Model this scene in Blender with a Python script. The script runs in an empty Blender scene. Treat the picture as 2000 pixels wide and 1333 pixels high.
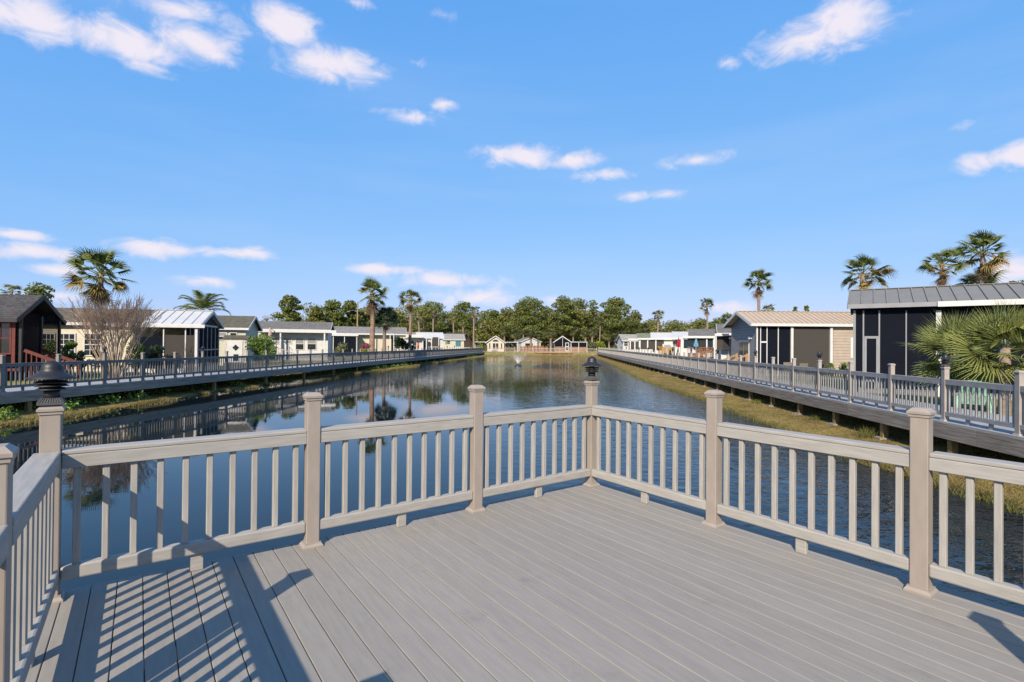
import bpy, math, random
import numpy as np
from mathutils import Vector, Matrix

random.seed(7); RNG = np.random.default_rng(7)
SC = bpy.context.scene
COL = SC.collection
R = math.radians

# ------------------------------------------------------------------ camera
EYE = 1.694
F_PX, PIT, ROL = 1003.5, 0.0076, 0.0090
CX, CY = 1000.0, 666.5
cam = bpy.data.cameras.new('camera'); camo = bpy.data.objects.new('camera', cam); COL.objects.link(camo)
cam.sensor_width = 36; cam.sensor_fit = 'HORIZONTAL'; cam.lens = F_PX / 2000 * 36
cam.clip_start = 0.05; cam.clip_end = 6000
camo.matrix_world = Matrix.Translation((0, 0, EYE)) @ Matrix.Rotation(math.pi / 2 + PIT, 4, 'X') @ Matrix.Rotation(ROL, 4, 'Z')
SC.camera = camo

# ------------------------------------------------------------------ sun + sky
SUN_AZ = R(16.0)      # shadows run this far to the right of straight ahead
SUN_EL = R(34.4)
sh = Vector((math.sin(SUN_AZ), math.cos(SUN_AZ), 0))
ld = Vector((sh.x * math.cos(SUN_EL), sh.y * math.cos(SUN_EL), -math.sin(SUN_EL)))
sun = bpy.data.lights.new('sun', 'SUN'); suno = bpy.data.objects.new('sun', sun); COL.objects.link(suno)
sun.energy = 5.0; sun.angle = R(0.53); sun.color = (1.0, 0.87, 0.70)
suno.rotation_euler = ld.to_track_quat('-Z', 'Y').to_euler()
suno.location = (-10, -30, 30)
SC.view_settings.view_transform = 'Standard'; SC.view_settings.look = 'None'
SC.view_settings.exposure = 0.6; SC.view_settings.gamma = 1.0
SC.view_settings.use_curve_mapping = False
CY_ = SC.cycles; CY_.max_bounces = 6; CY_.diffuse_bounces = 2; CY_.glossy_bounces = 3; CY_.transmission_bounces = 3; CY_.transparent_max_bounces = 8


def ray(u, v):
    u -= CX; v -= CY
    c, s = math.cos(ROL), math.sin(ROL)
    a = c * u + s * v; b = -s * u + c * v
    d = (a / F_PX, 1.0, -b / F_PX)
    c, s = math.cos(PIT), math.sin(PIT)
    return Vector((d[0], c * d[1] - s * d[2], s * d[1] + c * d[2]))


def at_depth(u, v, Y):
    D = ray(u, v); k = Y / D.y
    return Vector((D.x * k, Y, EYE + D.z * k))


def at_z(u, v, z):
    D = ray(u, v); k = (z - EYE) / D.z
    return Vector((D.x * k, D.y * k, z))


world = bpy.data.worlds.new('World'); SC.world = world; world.use_nodes = True
wn, wl = world.node_tree.nodes, world.node_tree.links
wn.clear()
out = wn.new('ShaderNodeOutputWorld'); bg = wn.new('ShaderNodeBackground')
bg.inputs['Strength'].default_value = 0.10
sky = wn.new('ShaderNodeTexSky'); sky.sky_type = 'NISHITA'; sky.sun_disc = False
sky.sun_elevation = SUN_EL; sky.sun_rotation = math.atan2(-sh.x, -sh.y)
sky.altitude = 0; sky.air_density = 1.0; sky.dust_density = 0.3; sky.ozone_density = 3.0
sp = wn.new('ShaderNodeSeparateColor'); cbn = wn.new('ShaderNodeCombineColor'); wl.new(sky.outputs[0], sp.inputs[0])
for i, (pw, k) in enumerate(((.72, .96), (.36, 2.2), (.14, 5.0))):      # soften the sky's range channel by channel
    a = wn.new('ShaderNodeMath'); a.operation = 'POWER'; a.inputs[1].default_value = pw; wl.new(sp.outputs[i], a.inputs[0])
    c = wn.new('ShaderNodeMath'); c.operation = 'MULTIPLY'; c.inputs[1].default_value = k; wl.new(a.outputs[0], c.inputs[0]); wl.new(c.outputs[0], cbn.inputs[i])
tc = wn.new('ShaderNodeTexCoord')
nz = wn.new('ShaderNodeTexNoise'); nz.inputs['Scale'].default_value = 17.0; nz.inputs['Detail'].default_value = 6; nz.inputs['Roughness'].default_value = 0.6; nz.inputs['Distortion'].default_value = .5
mp0 = wn.new('ShaderNodeMapping'); mp0.inputs['Scale'].default_value = (1, 1, 1.7)
wl.new(tc.outputs['Generated'], mp0.inputs['Vector']); wl.new(mp0.outputs[0], nz.inputs['Vector'])
# (u, v, half width, half height, weight) of the clouds in view, read as directions
CL = [(50, 28, 125, 48, 1.25), (240, 82, 130, 42, 1.1), (350, 20, 150, 30, .85), (385, 80, 105, 50, 1.0), (420, 108, 70, 24, .95), (290, 128, 70, 14, .7),
      (558, 48, 68, 42, 1.25), (650, 124, 118, 36, 1.2), (800, 229, 66, 17, .98), (865, 205, 30, 13, .85), (812, 123, 30, 15, .75),
      (1020, 306, 98, 26, 1.2), (1120, 314, 80, 18, .95), (1178, 343, 66, 15, .85), (1365, 312, 76, 17, .95), (1235, 382, 42, 15, .85), (1305, 379, 42, 12, .85),
      (1655, 45, 95, 56, 1.3), (1570, 76, 125, 34, 1.15), (1422, 122, 38, 16, .85), (1990, 300, 105, 30, 1.15), (1995, 528, 80, 34, 1.1),
      (300, 484, 76, 21, 1.0), (465, 495, 86, 15, .85), (398, 549, 76, 14, .95), (748, 525, 86, 15, 1.0), (40, 459, 76, 14, .9), (55, 492, 92, 21, 1.05),
      (105, 527, 62, 18, .95), (930, 581, 125, 22, .95), (880, 549, 150, 17, .85), (1420, 600, 66, 14, .7), (115, 580, 70, 18, .8), (1895, 243, 28, 12, .5), (870, 30, 30, 12, .5), (690, 4, 50, 10, .5), (1080, 590, 50, 14, .6)]
fr = []
for (u, v, w, h, s) in CL:
    c = ray(u, v); k = c.length; c = c.normalized()
    fr.append((c, 1.15 * w / F_PX / k, 1.25 * h / F_PX / k, s))
rr = random.Random(3)
for i in range(14):      # the same sort of sky goes on outside the frame
    az = rr.uniform(50, 310); el = rr.choice([rr.uniform(4, 14), rr.uniform(15, 40), rr.uniform(30, 65)])
    c = Vector((math.sin(R(az)) * math.cos(R(el)), math.cos(R(az)) * math.cos(R(el)), math.sin(R(el))))
    fr.append((c, rr.uniform(.06, .15), rr.uniform(.014, .04), rr.uniform(.6, 1.2)))
acc = None
for (c, w, h, s) in fr:
    rgt = c.cross(Vector((0, 0, 1))).normalized(); up = rgt.cross(c).normalized()
    m = Matrix((rgt, up, -c)).transposed()
    mp = wn.new('ShaderNodeMapping'); mp.vector_type = 'TEXTURE'
    mp.inputs['Location'].default_value = c; mp.inputs['Rotation'].default_value = m.to_euler(); mp.inputs['Scale'].default_value = (w, h, 0.4)
    wl.new(tc.outputs['Generated'], mp.inputs['Vector'])
    ln = wn.new('ShaderNodeVectorMath'); ln.operation = 'LENGTH'; wl.new(mp.outputs[0], ln.inputs[0])
    ma = wn.new('ShaderNodeMath'); ma.operation = 'MULTIPLY_ADD'; ma.inputs[1].default_value = -s; ma.inputs[2].default_value = s
    wl.new(ln.outputs['Value'], ma.inputs[0])
    if acc is None: acc = ma
    else:
        mx = wn.new('ShaderNodeMath'); mx.operation = 'SMOOTH_MAX'; mx.inputs[2].default_value = 0.05
        wl.new(acc.outputs[0], mx.inputs[0]); wl.new(ma.outputs[0], mx.inputs[1]); acc = mx
na = wn.new('ShaderNodeMath'); na.operation = 'MULTIPLY_ADD'; na.inputs[1].default_value = 1.9; na.inputs[2].default_value = -1.09
wl.new(nz.outputs['Fac'], na.inputs[0])
ad = wn.new('ShaderNodeMath'); ad.operation = 'ADD'; wl.new(acc.outputs[0], ad.inputs[0]); wl.new(na.outputs[0], ad.inputs[1])
mr = wn.new('ShaderNodeMapRange'); mr.interpolation_type = 'SMOOTHSTEP'
mr.inputs['From Min'].default_value = -0.05; mr.inputs['From Max'].default_value = 0.85; mr.inputs['To Max'].default_value = 0.93
wl.new(ad.outputs[0], mr.inputs['Value'])
mp1 = wn.new('ShaderNodeMapping'); mp1.inputs['Scale'].default_value = (1.1, 1.6, 9.0); mp1.inputs['Rotation'].default_value = (.10, -.16, .3); wl.new(tc.outputs['Generated'], mp1.inputs['Vector'])
nz1 = wn.new('ShaderNodeTexNoise'); nz1.inputs['Scale'].default_value = 1.6; nz1.inputs['Detail'].default_value = 5; nz1.inputs['Roughness'].default_value = .5; wl.new(mp1.outputs[0], nz1.inputs['Vector'])
veil = wn.new('ShaderNodeMapRange'); veil.interpolation_type = 'SMOOTHSTEP'; veil.inputs['From Min'].default_value = .42; veil.inputs['From Max'].default_value = .72; veil.inputs['To Max'].default_value = .08; wl.new(nz1.outputs['Fac'], veil.inputs['Value'])
vm = wn.new('ShaderNodeMix'); vm.data_type = 'RGBA'; vm.inputs[7].default_value = (4.6, 5.2, 6.3, 1); wl.new(veil.outputs[0], vm.inputs['Factor']); wl.new(cbn.outputs[0], vm.inputs[6])
cm = wn.new('ShaderNodeMix'); cm.data_type = 'RGBA'; cm.inputs[7].default_value = (6.1, 5.65, 6.15, 1)
wl.new(mr.outputs[0], cm.inputs['Factor']); wl.new(vm.outputs[2], cm.inputs[6])
wl.new(cm.outputs[2], bg.inputs['Color']); wl.new(bg.outputs[0], out.inputs['Surface'])

# ------------------------------------------------------------------ frames
U = 1.75
YAW = 0.6269
dR = Vector((math.sin(YAW), -math.cos(YAW), 0)); dL = Vector((-math.cos(YAW), -math.sin(YAW), 0))
CW = Vector((0.5489 * U, 3.5235 * U, 0))
YM = 0.0945
ND = Vector((math.sin(YM), math.cos(YM), 0)); NN = Vector((math.cos(YM), -math.sin(YM), 0))
WATER = -1.0
NR, NL = 8.97, -18.9            # pond-side faces of the two boardwalk railings
ZR, ZL = 0.0, -0.08             # their walking levels
TF = 128.0                      # the boardwalk across the far end
LAWN = -0.17


def nt(n, t, z=0.0):
    p = NN * n + ND * t
    return Vector((p.x, p.y, z))


def to_nt(p): return p.x * NN.x + p.y * NN.y, p.x * ND.x + p.y * ND.y


def at_n(u, v, n):
    D = ray(u, v); k = n / (D.x * NN.x + D.y * NN.y)
    return Vector((D.x * k, D.y * k, EYE + D.z * k))


# ------------------------------------------------------------------ materials
def principled(name):
    m = bpy.data.materials.new(name); m.use_nodes = True
    return m, m.node_tree.nodes, m.node_tree.links, m.node_tree.nodes['Principled BSDF']


ALB = 0.72


def surf(name, col, rough=0.6, var=0.12, scale=6.0, stretch=(1, 1, 1), bump=0.15, bscale=None, island=0.0, objvar=0.0, spec=0.4, metal=0.0, col2=None, dist=0.004, coord='Object', stain=0.0, stain_scale=1.3):
    """noise-varied surface; stretch elongates the grain, island/objvar vary pieces"""
    m, n, l, b = principled(name)
    col = tuple(c * ALB for c in col); col2 = col2 and tuple(c * ALB for c in col2)
    t = n.new('ShaderNodeTexCoord'); mp = n.new('ShaderNodeMapping'); mp.inputs['Scale'].default_value = stretch
    oi = n.new('ShaderNodeObjectInfo'); sc = n.new('ShaderNodeVectorMath'); sc.operation = 'SCALE'; sc.inputs['Scale'].default_value = 37.0
    cb = n.new('ShaderNodeCombineXYZ')
    for i in range(3): l.new(oi.outputs['Random'], cb.inputs[i])
    l.new(cb.outputs[0], sc.inputs[0])
    av = n.new('ShaderNodeVectorMath'); av.operation = 'ADD'
    l.new(t.outputs[coord], mp.inputs['Vector']); l.new(mp.outputs[0], av.inputs[0])
    if coord == 'Object': l.new(sc.outputs[0], av.inputs[1])
    nz = n.new('ShaderNodeTexNoise'); nz.inputs['Scale'].default_value = scale; nz.inputs['Detail'].default_value = 6
    l.new(av.outputs[0], nz.inputs['Vector'])
    c2 = col2 or tuple(min(1, c * (1 + 2 * var)) for c in col)
    c1 = tuple(c * (1 - 2 * var) for c in col) if col2 is None else col
    rp = n.new('ShaderNodeValToRGB'); rp.color_ramp.elements[0].position = .3; rp.color_ramp.elements[1].position = .7
    rp.color_ramp.elements[0].color = (*c1, 1); rp.color_ramp.elements[1].color = (*c2, 1)
    l.new(nz.outputs['Fac'], rp.inputs[0]); last = rp.outputs[0]
    if island or objvar:
        v = n.new('ShaderNodeMath'); v.operation = 'MULTIPLY_ADD'
        if island:
            g = n.new('ShaderNodeNewGeometry'); l.new(g.outputs['Random Per Island'], v.inputs[0]); a = island
        else:
            l.new(oi.outputs['Random'], v.inputs[0]); a = objvar
        v.inputs[1].default_value = 2 * a; v.inputs[2].default_value = 1 - a
        hs = n.new('ShaderNodeHueSaturation'); l.new(v.outputs[0], hs.inputs['Value']); l.new(last, hs.inputs['Color']); last = hs.outputs[0]
    if stain:
        s2 = n.new('ShaderNodeTexNoise'); s2.inputs['Scale'].default_value = stain_scale; s2.inputs['Detail'].default_value = 5; s2.inputs['Roughness'].default_value = .65
        g2 = n.new('ShaderNodeNewGeometry'); l.new(g2.outputs['Position'], s2.inputs['Vector'])
        r2 = n.new('ShaderNodeMapRange'); r2.inputs['From Min'].default_value = .60; r2.inputs['From Max'].default_value = .78
        r2.inputs['To Min'].default_value = 1.0; r2.inputs['To Max'].default_value = 1 - stain
        l.new(s2.outputs['Fac'], r2.inputs['Value'])
        h2 = n.new('ShaderNodeHueSaturation'); l.new(r2.outputs[0], h2.inputs['Value']); l.new(last, h2.inputs['Color']); last = h2.outputs[0]
    l.new(last, b.inputs['Base Color'])
    b.inputs['Roughness'].default_value = rough; b.inputs['Metallic'].default_value = metal; b.inputs['Specular IOR Level'].default_value = spec
    if bump:
        bz = nz
        if bscale:
            bz = n.new('ShaderNodeTexNoise'); bz.inputs['Scale'].default_value = bscale; bz.inputs['Detail'].default_value = 4; l.new(av.outputs[0], bz.inputs['Vector'])
        bp = n.new('ShaderNodeBump'); bp.inputs['Strength'].default_value = bump; bp.inputs['Distance'].default_value = dist
        l.new(bz.outputs['Fac'], bp.inputs['Height']); l.new(bp.outputs[0], b.inputs['Normal'])
    return m


def siding(name, col, course=0.115):
    m = surf(name, col, rough=.55, var=.04, scale=3, bump=0)
    n, l = m.node_tree.nodes, m.node_tree.links; b = n['Principled BSDF']
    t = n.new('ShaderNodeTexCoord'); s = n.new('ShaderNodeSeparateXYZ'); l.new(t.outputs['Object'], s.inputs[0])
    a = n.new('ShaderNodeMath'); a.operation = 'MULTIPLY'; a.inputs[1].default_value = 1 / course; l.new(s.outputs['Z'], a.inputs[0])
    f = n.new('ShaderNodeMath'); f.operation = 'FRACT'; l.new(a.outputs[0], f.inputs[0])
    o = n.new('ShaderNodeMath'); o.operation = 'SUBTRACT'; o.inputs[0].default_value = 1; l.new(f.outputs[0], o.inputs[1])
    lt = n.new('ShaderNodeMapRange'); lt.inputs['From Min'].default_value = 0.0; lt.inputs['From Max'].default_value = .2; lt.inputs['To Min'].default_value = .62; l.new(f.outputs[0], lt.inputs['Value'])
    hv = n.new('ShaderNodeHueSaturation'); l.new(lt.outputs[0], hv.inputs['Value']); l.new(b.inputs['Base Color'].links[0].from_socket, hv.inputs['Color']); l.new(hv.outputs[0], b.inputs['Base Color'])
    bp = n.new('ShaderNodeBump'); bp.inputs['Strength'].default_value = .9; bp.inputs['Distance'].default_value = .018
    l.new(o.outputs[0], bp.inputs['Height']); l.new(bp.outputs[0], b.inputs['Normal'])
    return m


def shingle(name, col):
    m = surf(name, col, rough=.9, var=.16, scale=9, bump=0, spec=.15)
    n, l = m.node_tree.nodes, m.node_tree.links; b = n['Principled BSDF']
    t = n.new('ShaderNodeTexCoord'); br = n.new('ShaderNodeTexBrick')
    br.inputs['Scale'].default_value = 1.0; br.inputs['Brick Width'].default_value = .33; br.inputs['Row Height'].default_value = .14; br.inputs['Mortar Size'].default_value = .012
    br.inputs['Color1'].default_value = (.75, .75, .75, 1); br.inputs['Color2'].default_value = (1.15, 1.15, 1.15, 1); br.inputs['Mortar'].default_value = (.45, .45, .45, 1)
    l.new(t.outputs['Object'], br.inputs['Vector'])
    src = b.inputs['Base Color'].links[0].from_socket
    mx = n.new('ShaderNodeMix'); mx.data_type = 'RGBA'; mx.blend_type = 'MULTIPLY'; mx.inputs['Factor'].default_value = .8
    l.new(src, mx.inputs[6]); l.new(br.outputs['Color'], mx.inputs[7]); l.new(mx.outputs[2], b.inputs['Base Color'])
    return m


def leaf(name, col, col2, trans=.32, island=.35, rough=.55):
    m, n, l, b = principled(name)
    g = n.new('ShaderNodeNewGeometry')
    rp = n.new('ShaderNodeValToRGB'); rp.color_ramp.elements[0].color = (*col, 1); rp.color_ramp.elements[1].color = (*col2, 1)
    l.new(g.outputs['Random Per Island'], rp.inputs[0])
    t = n.new('ShaderNodeTexCoord'); nz = n.new('ShaderNodeTexNoise'); nz.inputs['Scale'].default_value = .55; l.new(t.outputs['Object'], nz.inputs['Vector'])
    v = n.new('ShaderNodeMath'); v.operation = 'MULTIPLY_ADD'; v.inputs[1].default_value = 1.4; v.inputs[2].default_value = .3; l.new(nz.outputs['Fac'], v.inputs[0])
    hs = n.new('ShaderNodeHueSaturation'); l.new(v.outputs[0], hs.inputs['Value']); l.new(rp.outputs[0], hs.inputs['Color'])
    l.new(hs.outputs[0], b.inputs['Base Color']); b.inputs['Roughness'].default_value = rough; b.inputs['Specular IOR Level'].default_value = .3
    tr = n.new('ShaderNodeBsdfTranslucent'); l.new(hs.outputs[0], tr.inputs['Color'])
    mx = n.new('ShaderNodeMixShader'); mx.inputs[0].default_value = trans
    l.new(b.outputs[0], mx.inputs[1]); l.new(tr.outputs[0], mx.inputs[2]); l.new(mx.outputs[0], n['Material Output'].inputs['Surface'])
    return m


def screen_mat(name, col=(.006, .008, .014), t=.04):
    m, n, l, b = principled(name)
    b.inputs['Base Color'].default_value = (*col, 1); b.inputs['Roughness'].default_value = .75; b.inputs['Specular IOR Level'].default_value = .05
    tr = n.new('ShaderNodeBsdfTransparent'); mx = n.new('ShaderNodeMixShader'); mx.inputs[0].default_value = t
    tcx = n.new('ShaderNodeTexCoord'); nz = n.new('ShaderNodeTexNoise'); nz.inputs['Scale'].default_value = 1.6; l.new(tcx.outputs['Object'], nz.inputs['Vector'])
    bp = n.new('ShaderNodeBump'); bp.inputs['Strength'].default_value = .5; bp.inputs['Distance'].default_value = .06; l.new(nz.outputs['Fac'], bp.inputs['Height']); l.new(bp.outputs[0], b.inputs['Normal'])
    l.new(b.outputs[0], mx.inputs[1]); l.new(tr.outputs[0], mx.inputs[2]); l.new(mx.outputs[0], n['Material Output'].inputs['Surface'])
    return m


M = {}
M['plank'] = surf('deck_composite', (.325, .300, .264), rough=.7, var=.035, scale=5, stretch=(7, .8, 7), bump=.2, bscale=14, objvar=.05, dist=.003, stain=.22, stain_scale=2.1)
M['rail'] = surf('rail_composite', (.405, .385, .352), rough=.6, var=.06, scale=7, stretch=(.8, 8, 8), bump=.32, bscale=9, objvar=.03, dist=.003)
M['baluster'] = surf('baluster_composite', (.405, .385, .352), rough=.6, var=.06, scale=7, stretch=(8, 8, .8), bump=.3, bscale=9, objvar=.04, dist=.003)
M['post'] = surf('post_sleeve_tan', (.37, .318, .272), rough=.5, var=.035, scale=5, stretch=(3, 3, 1), bump=.06, bscale=40, objvar=.02)
M['walkrail'] = surf('boardwalk_rail_grey', (.36, .35, .34), rough=.65, var=.08, scale=5, bump=.1, objvar=.05)
M['walkpost'] = surf('boardwalk_post_tan', (.40, .36, .32), rough=.6, var=.05, scale=5, bump=.05, objvar=.04)
M['walkraildk'] = surf('boardwalk_rail_shade_tone', (.235, .225, .215), rough=.7, var=.08, scale=5, bump=.1, objvar=.06); M['walkpostdk'] = surf('boardwalk_post_shade_tone', (.27, .245, .22), rough=.65, var=.06, scale=5, bump=.05, objvar=.05)  # rail and post colours darkened for the left run, shade put into the base colour
M['walktop'] = surf('boardwalk_surface_grey', (.40, .40, .40), rough=.7, var=.07, scale=2, bump=.1)
M['fascia'] = surf('weathered_fascia_board', (.19, .150, .115), rough=.8, var=.22, scale=4, stretch=(9, .35, 9), bump=.6, bscale=5, objvar=.10, col2=(.46, .395, .325), dist=.01)
M['pile'] = surf('treated_pile', (.30, .20, .075), rough=.75, var=.2, scale=5, stretch=(5, 5, 1), bump=.2, objvar=.10)
M['farwood'] = surf('far_walk_timber', (.36, .225, .12), rough=.75, var=.15, scale=4, bump=.1)
M['farrail'] = surf('far_walk_rail', (.42, .34, .27), rough=.7, var=.08, scale=4, bump=.1)
M['lamp'] = surf('black_lamp_metal', (.018, .018, .020), rough=.5, var=.1, scale=40, bump=.15, spec=.5)
M['lampbase'] = surf('grey_lamp_base', (.10, .10, .105), rough=.5, var=.06, scale=30, bump=.05)
M['screw'] = surf('brass_screw', (.35, .25, .15), rough=.35, metal=.8, bump=0)
M['white'] = surf('white_trim', (.68, .68, .67), rough=.45, var=.03, scale=3, bump=0)
M['greytrim'] = surf('grey_trim', (.30, .31, .33), rough=.4, var=.03, scale=3, bump=0)
M['darktrim'] = surf('dark_trim', (.03, .03, .035), rough=.5, bump=0)
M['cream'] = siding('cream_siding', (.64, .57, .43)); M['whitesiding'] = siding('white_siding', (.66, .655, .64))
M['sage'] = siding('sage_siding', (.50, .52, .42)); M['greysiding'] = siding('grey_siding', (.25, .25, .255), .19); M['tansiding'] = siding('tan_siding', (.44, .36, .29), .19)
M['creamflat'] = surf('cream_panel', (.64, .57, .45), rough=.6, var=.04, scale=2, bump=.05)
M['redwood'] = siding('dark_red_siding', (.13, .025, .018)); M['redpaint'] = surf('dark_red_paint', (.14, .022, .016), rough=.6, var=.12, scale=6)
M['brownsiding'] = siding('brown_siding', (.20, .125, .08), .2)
M['roofgrey'] = shingle('grey_shingle', (.19, .185, .18)); M['roofdark'] = shingle('charcoal_shingle', (.085, .083, .085)); M['roofolive'] = shingle('olive_shingle', (.135, .13, .10))
M['roofgreen'] = shingle('green_shingle', (.20, .24, .17)); M['roofpale'] = shingle('pale_shingle', (.36, .35, .32)); M['rooflt'] = shingle('light_grey_shingle', (.26, .255, .25))
M['metalgrey'] = surf('grey_metal_roof', (.22, .215, .20), rough=.6, var=.03, scale=2, bump=0, spec=.3)
M['metaltan'] = surf('tan_metal_roof', (.53, .42, .31), rough=.45, var=.03, scale=2, bump=0)
M['metalwhite'] = surf('white_metal_roof', (.60, .60, .60), rough=.4, var=.03, scale=2, bump=0)
M['screen'] = screen_mat('black_insect_screen'); M['shade'] = screen_mat('grey_sun_screen', (.055, .05, .047), .05)
M['screenblue'] = screen_mat('blue_sun_screen', (.018, .034, .048), .05); M['screenopen'] = screen_mat('open_porch_screen', (.010, .009, .010), .5)
M['glass'] = surf('window_glass', (.03, .035, .04), rough=.06, var=.1, scale=2, bump=0, spec=.7)
M['blind'] = surf('window_blind', (.30, .30, .29), rough=.3, var=.03, scale=2, bump=0, spec=.6)
M['teal'] = surf('teal_paint', (.07, .20, .23), rough=.5, bump=0); M['mint'] = surf('mint_plastic', (.40, .66, .50), rough=.45, bump=0)
M['orange'] = surf('orange_paint', (.55, .10, .04), rough=.5, bump=0); M['dooroff'] = surf('off_white_door', (.58, .55, .48), rough=.5, bump=0)
M['yellowwood'] = surf('fresh_yellow_timber', (.55, .30, .06), rough=.7, var=.12, scale=5, stretch=(2, 2, 2), objvar=.08)
M['brownwood'] = surf('brown_stained_timber', (.28, .14, .08), rough=.7, var=.15, scale=5, objvar=.1)
M['palewood'] = surf('pale_grey_timber', (.42, .37, .32), rough=.7, var=.1, scale=5, objvar=.06)
M['stairwood'] = surf('stair_handrail_timber', (.42, .27, .15), rough=.7, var=.12, scale=5, objvar=.06)
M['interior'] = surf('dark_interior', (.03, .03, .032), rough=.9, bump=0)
M['umbbeige'] = surf('beige_canvas', (.62, .46, .40), rough=.85, var=.08, scale=8); M['umbred'] = surf('red_canvas', (.42, .012, .03), rough=.8, var=.1, scale=8); M['umbblue'] = surf('blue_canvas', (.16, .34, .46), rough=.8, var=.1, scale=8)
M['sling'] = surf('tan_sling_fabric', (.26, .23, .18), rough=.8, var=.06, scale=20)
M['concrete'] = surf('concrete_footing', (.30, .27, .22), rough=.9, var=.1, scale=10)
M['trunk'] = surf('palm_trunk', (.20, .155, .12), rough=.9, var=.22, scale=7, stretch=(1, 1, 2.5), bump=.5, dist=.02, col2=(.36, .28, .215))
M['trunkred'] = surf('palm_trunk_reddish', (.22, .12, .08), rough=.9, var=.22, scale=4, stretch=(1, 1, 1.5), bump=.5, dist=.02, col2=(.38, .28, .21))
M['bark'] = surf('tree_bark', (.075, .058, .042), rough=.9, var=.25, scale=6, stretch=(3, 3, 1), bump=.5, dist=.02)
M['myrtle'] = surf('crepe_myrtle_bark', (.46, .35, .25), rough=.85, var=.2, scale=9, stretch=(3, 3, 1), bump=.1); M['twig'] = surf('bare_twig', (.46, .33, .235), rough=.9, var=.15, scale=9, bump=0)
M['pole'] = surf('utility_pole_wood', (.36, .26, .15), rough=.8, var=.15, scale=5, bump=.2)
M['palm'] = leaf('palm_leaf', (.095, .130, .028), (.270, .280, .075)); M['palmold'] = leaf('palm_leaf_yellowing', (.26, .19, .05), (.40, .28, .10), .2)
M['palmdead'] = leaf('palm_leaf_dead', (.20, .13, .075), (.38, .26, .16), .15); M['sabal'] = leaf('cabbage_palm_leaf', (.075, .105, .035), (.22, .225, .075))
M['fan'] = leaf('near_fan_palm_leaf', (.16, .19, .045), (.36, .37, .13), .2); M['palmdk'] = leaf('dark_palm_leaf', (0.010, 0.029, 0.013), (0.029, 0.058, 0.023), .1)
M['pine'] = leaf('pine_foliage', (.062, .095, .020), (.205, .215, .052)); M['oak'] = leaf('oak_foliage', (.080, .100, .022), (.235, .225, .056)); M['wood'] = leaf('woodland_foliage', (.075, .095, .022), (.26, .25, .07))
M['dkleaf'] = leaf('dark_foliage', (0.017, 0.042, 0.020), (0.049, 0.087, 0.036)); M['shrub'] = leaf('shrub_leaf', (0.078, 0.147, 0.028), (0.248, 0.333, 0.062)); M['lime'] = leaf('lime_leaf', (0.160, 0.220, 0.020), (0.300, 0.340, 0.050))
M['olive'] = leaf('olive_shrub_leaf', (0.078, 0.101, 0.046), (0.217, 0.232, 0.109)); M['pink'] = leaf('ti_plant_leaf', (0.154, 0.022, 0.044), (0.462, 0.055, 0.099)); M['bare'] = leaf('bare_twiggy_crown', (0.156, 0.120, 0.078), (0.264, 0.204, 0.132), 0)
M['bankgrass'] = leaf('bank_grass_blade', (.105, .090, .028), (.28, .225, .08), .25); M['bankgreen'] = leaf('bank_green_blade', (.07, .085, .02), (.20, .19, .05), .25)
M['spray'] = None


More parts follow.
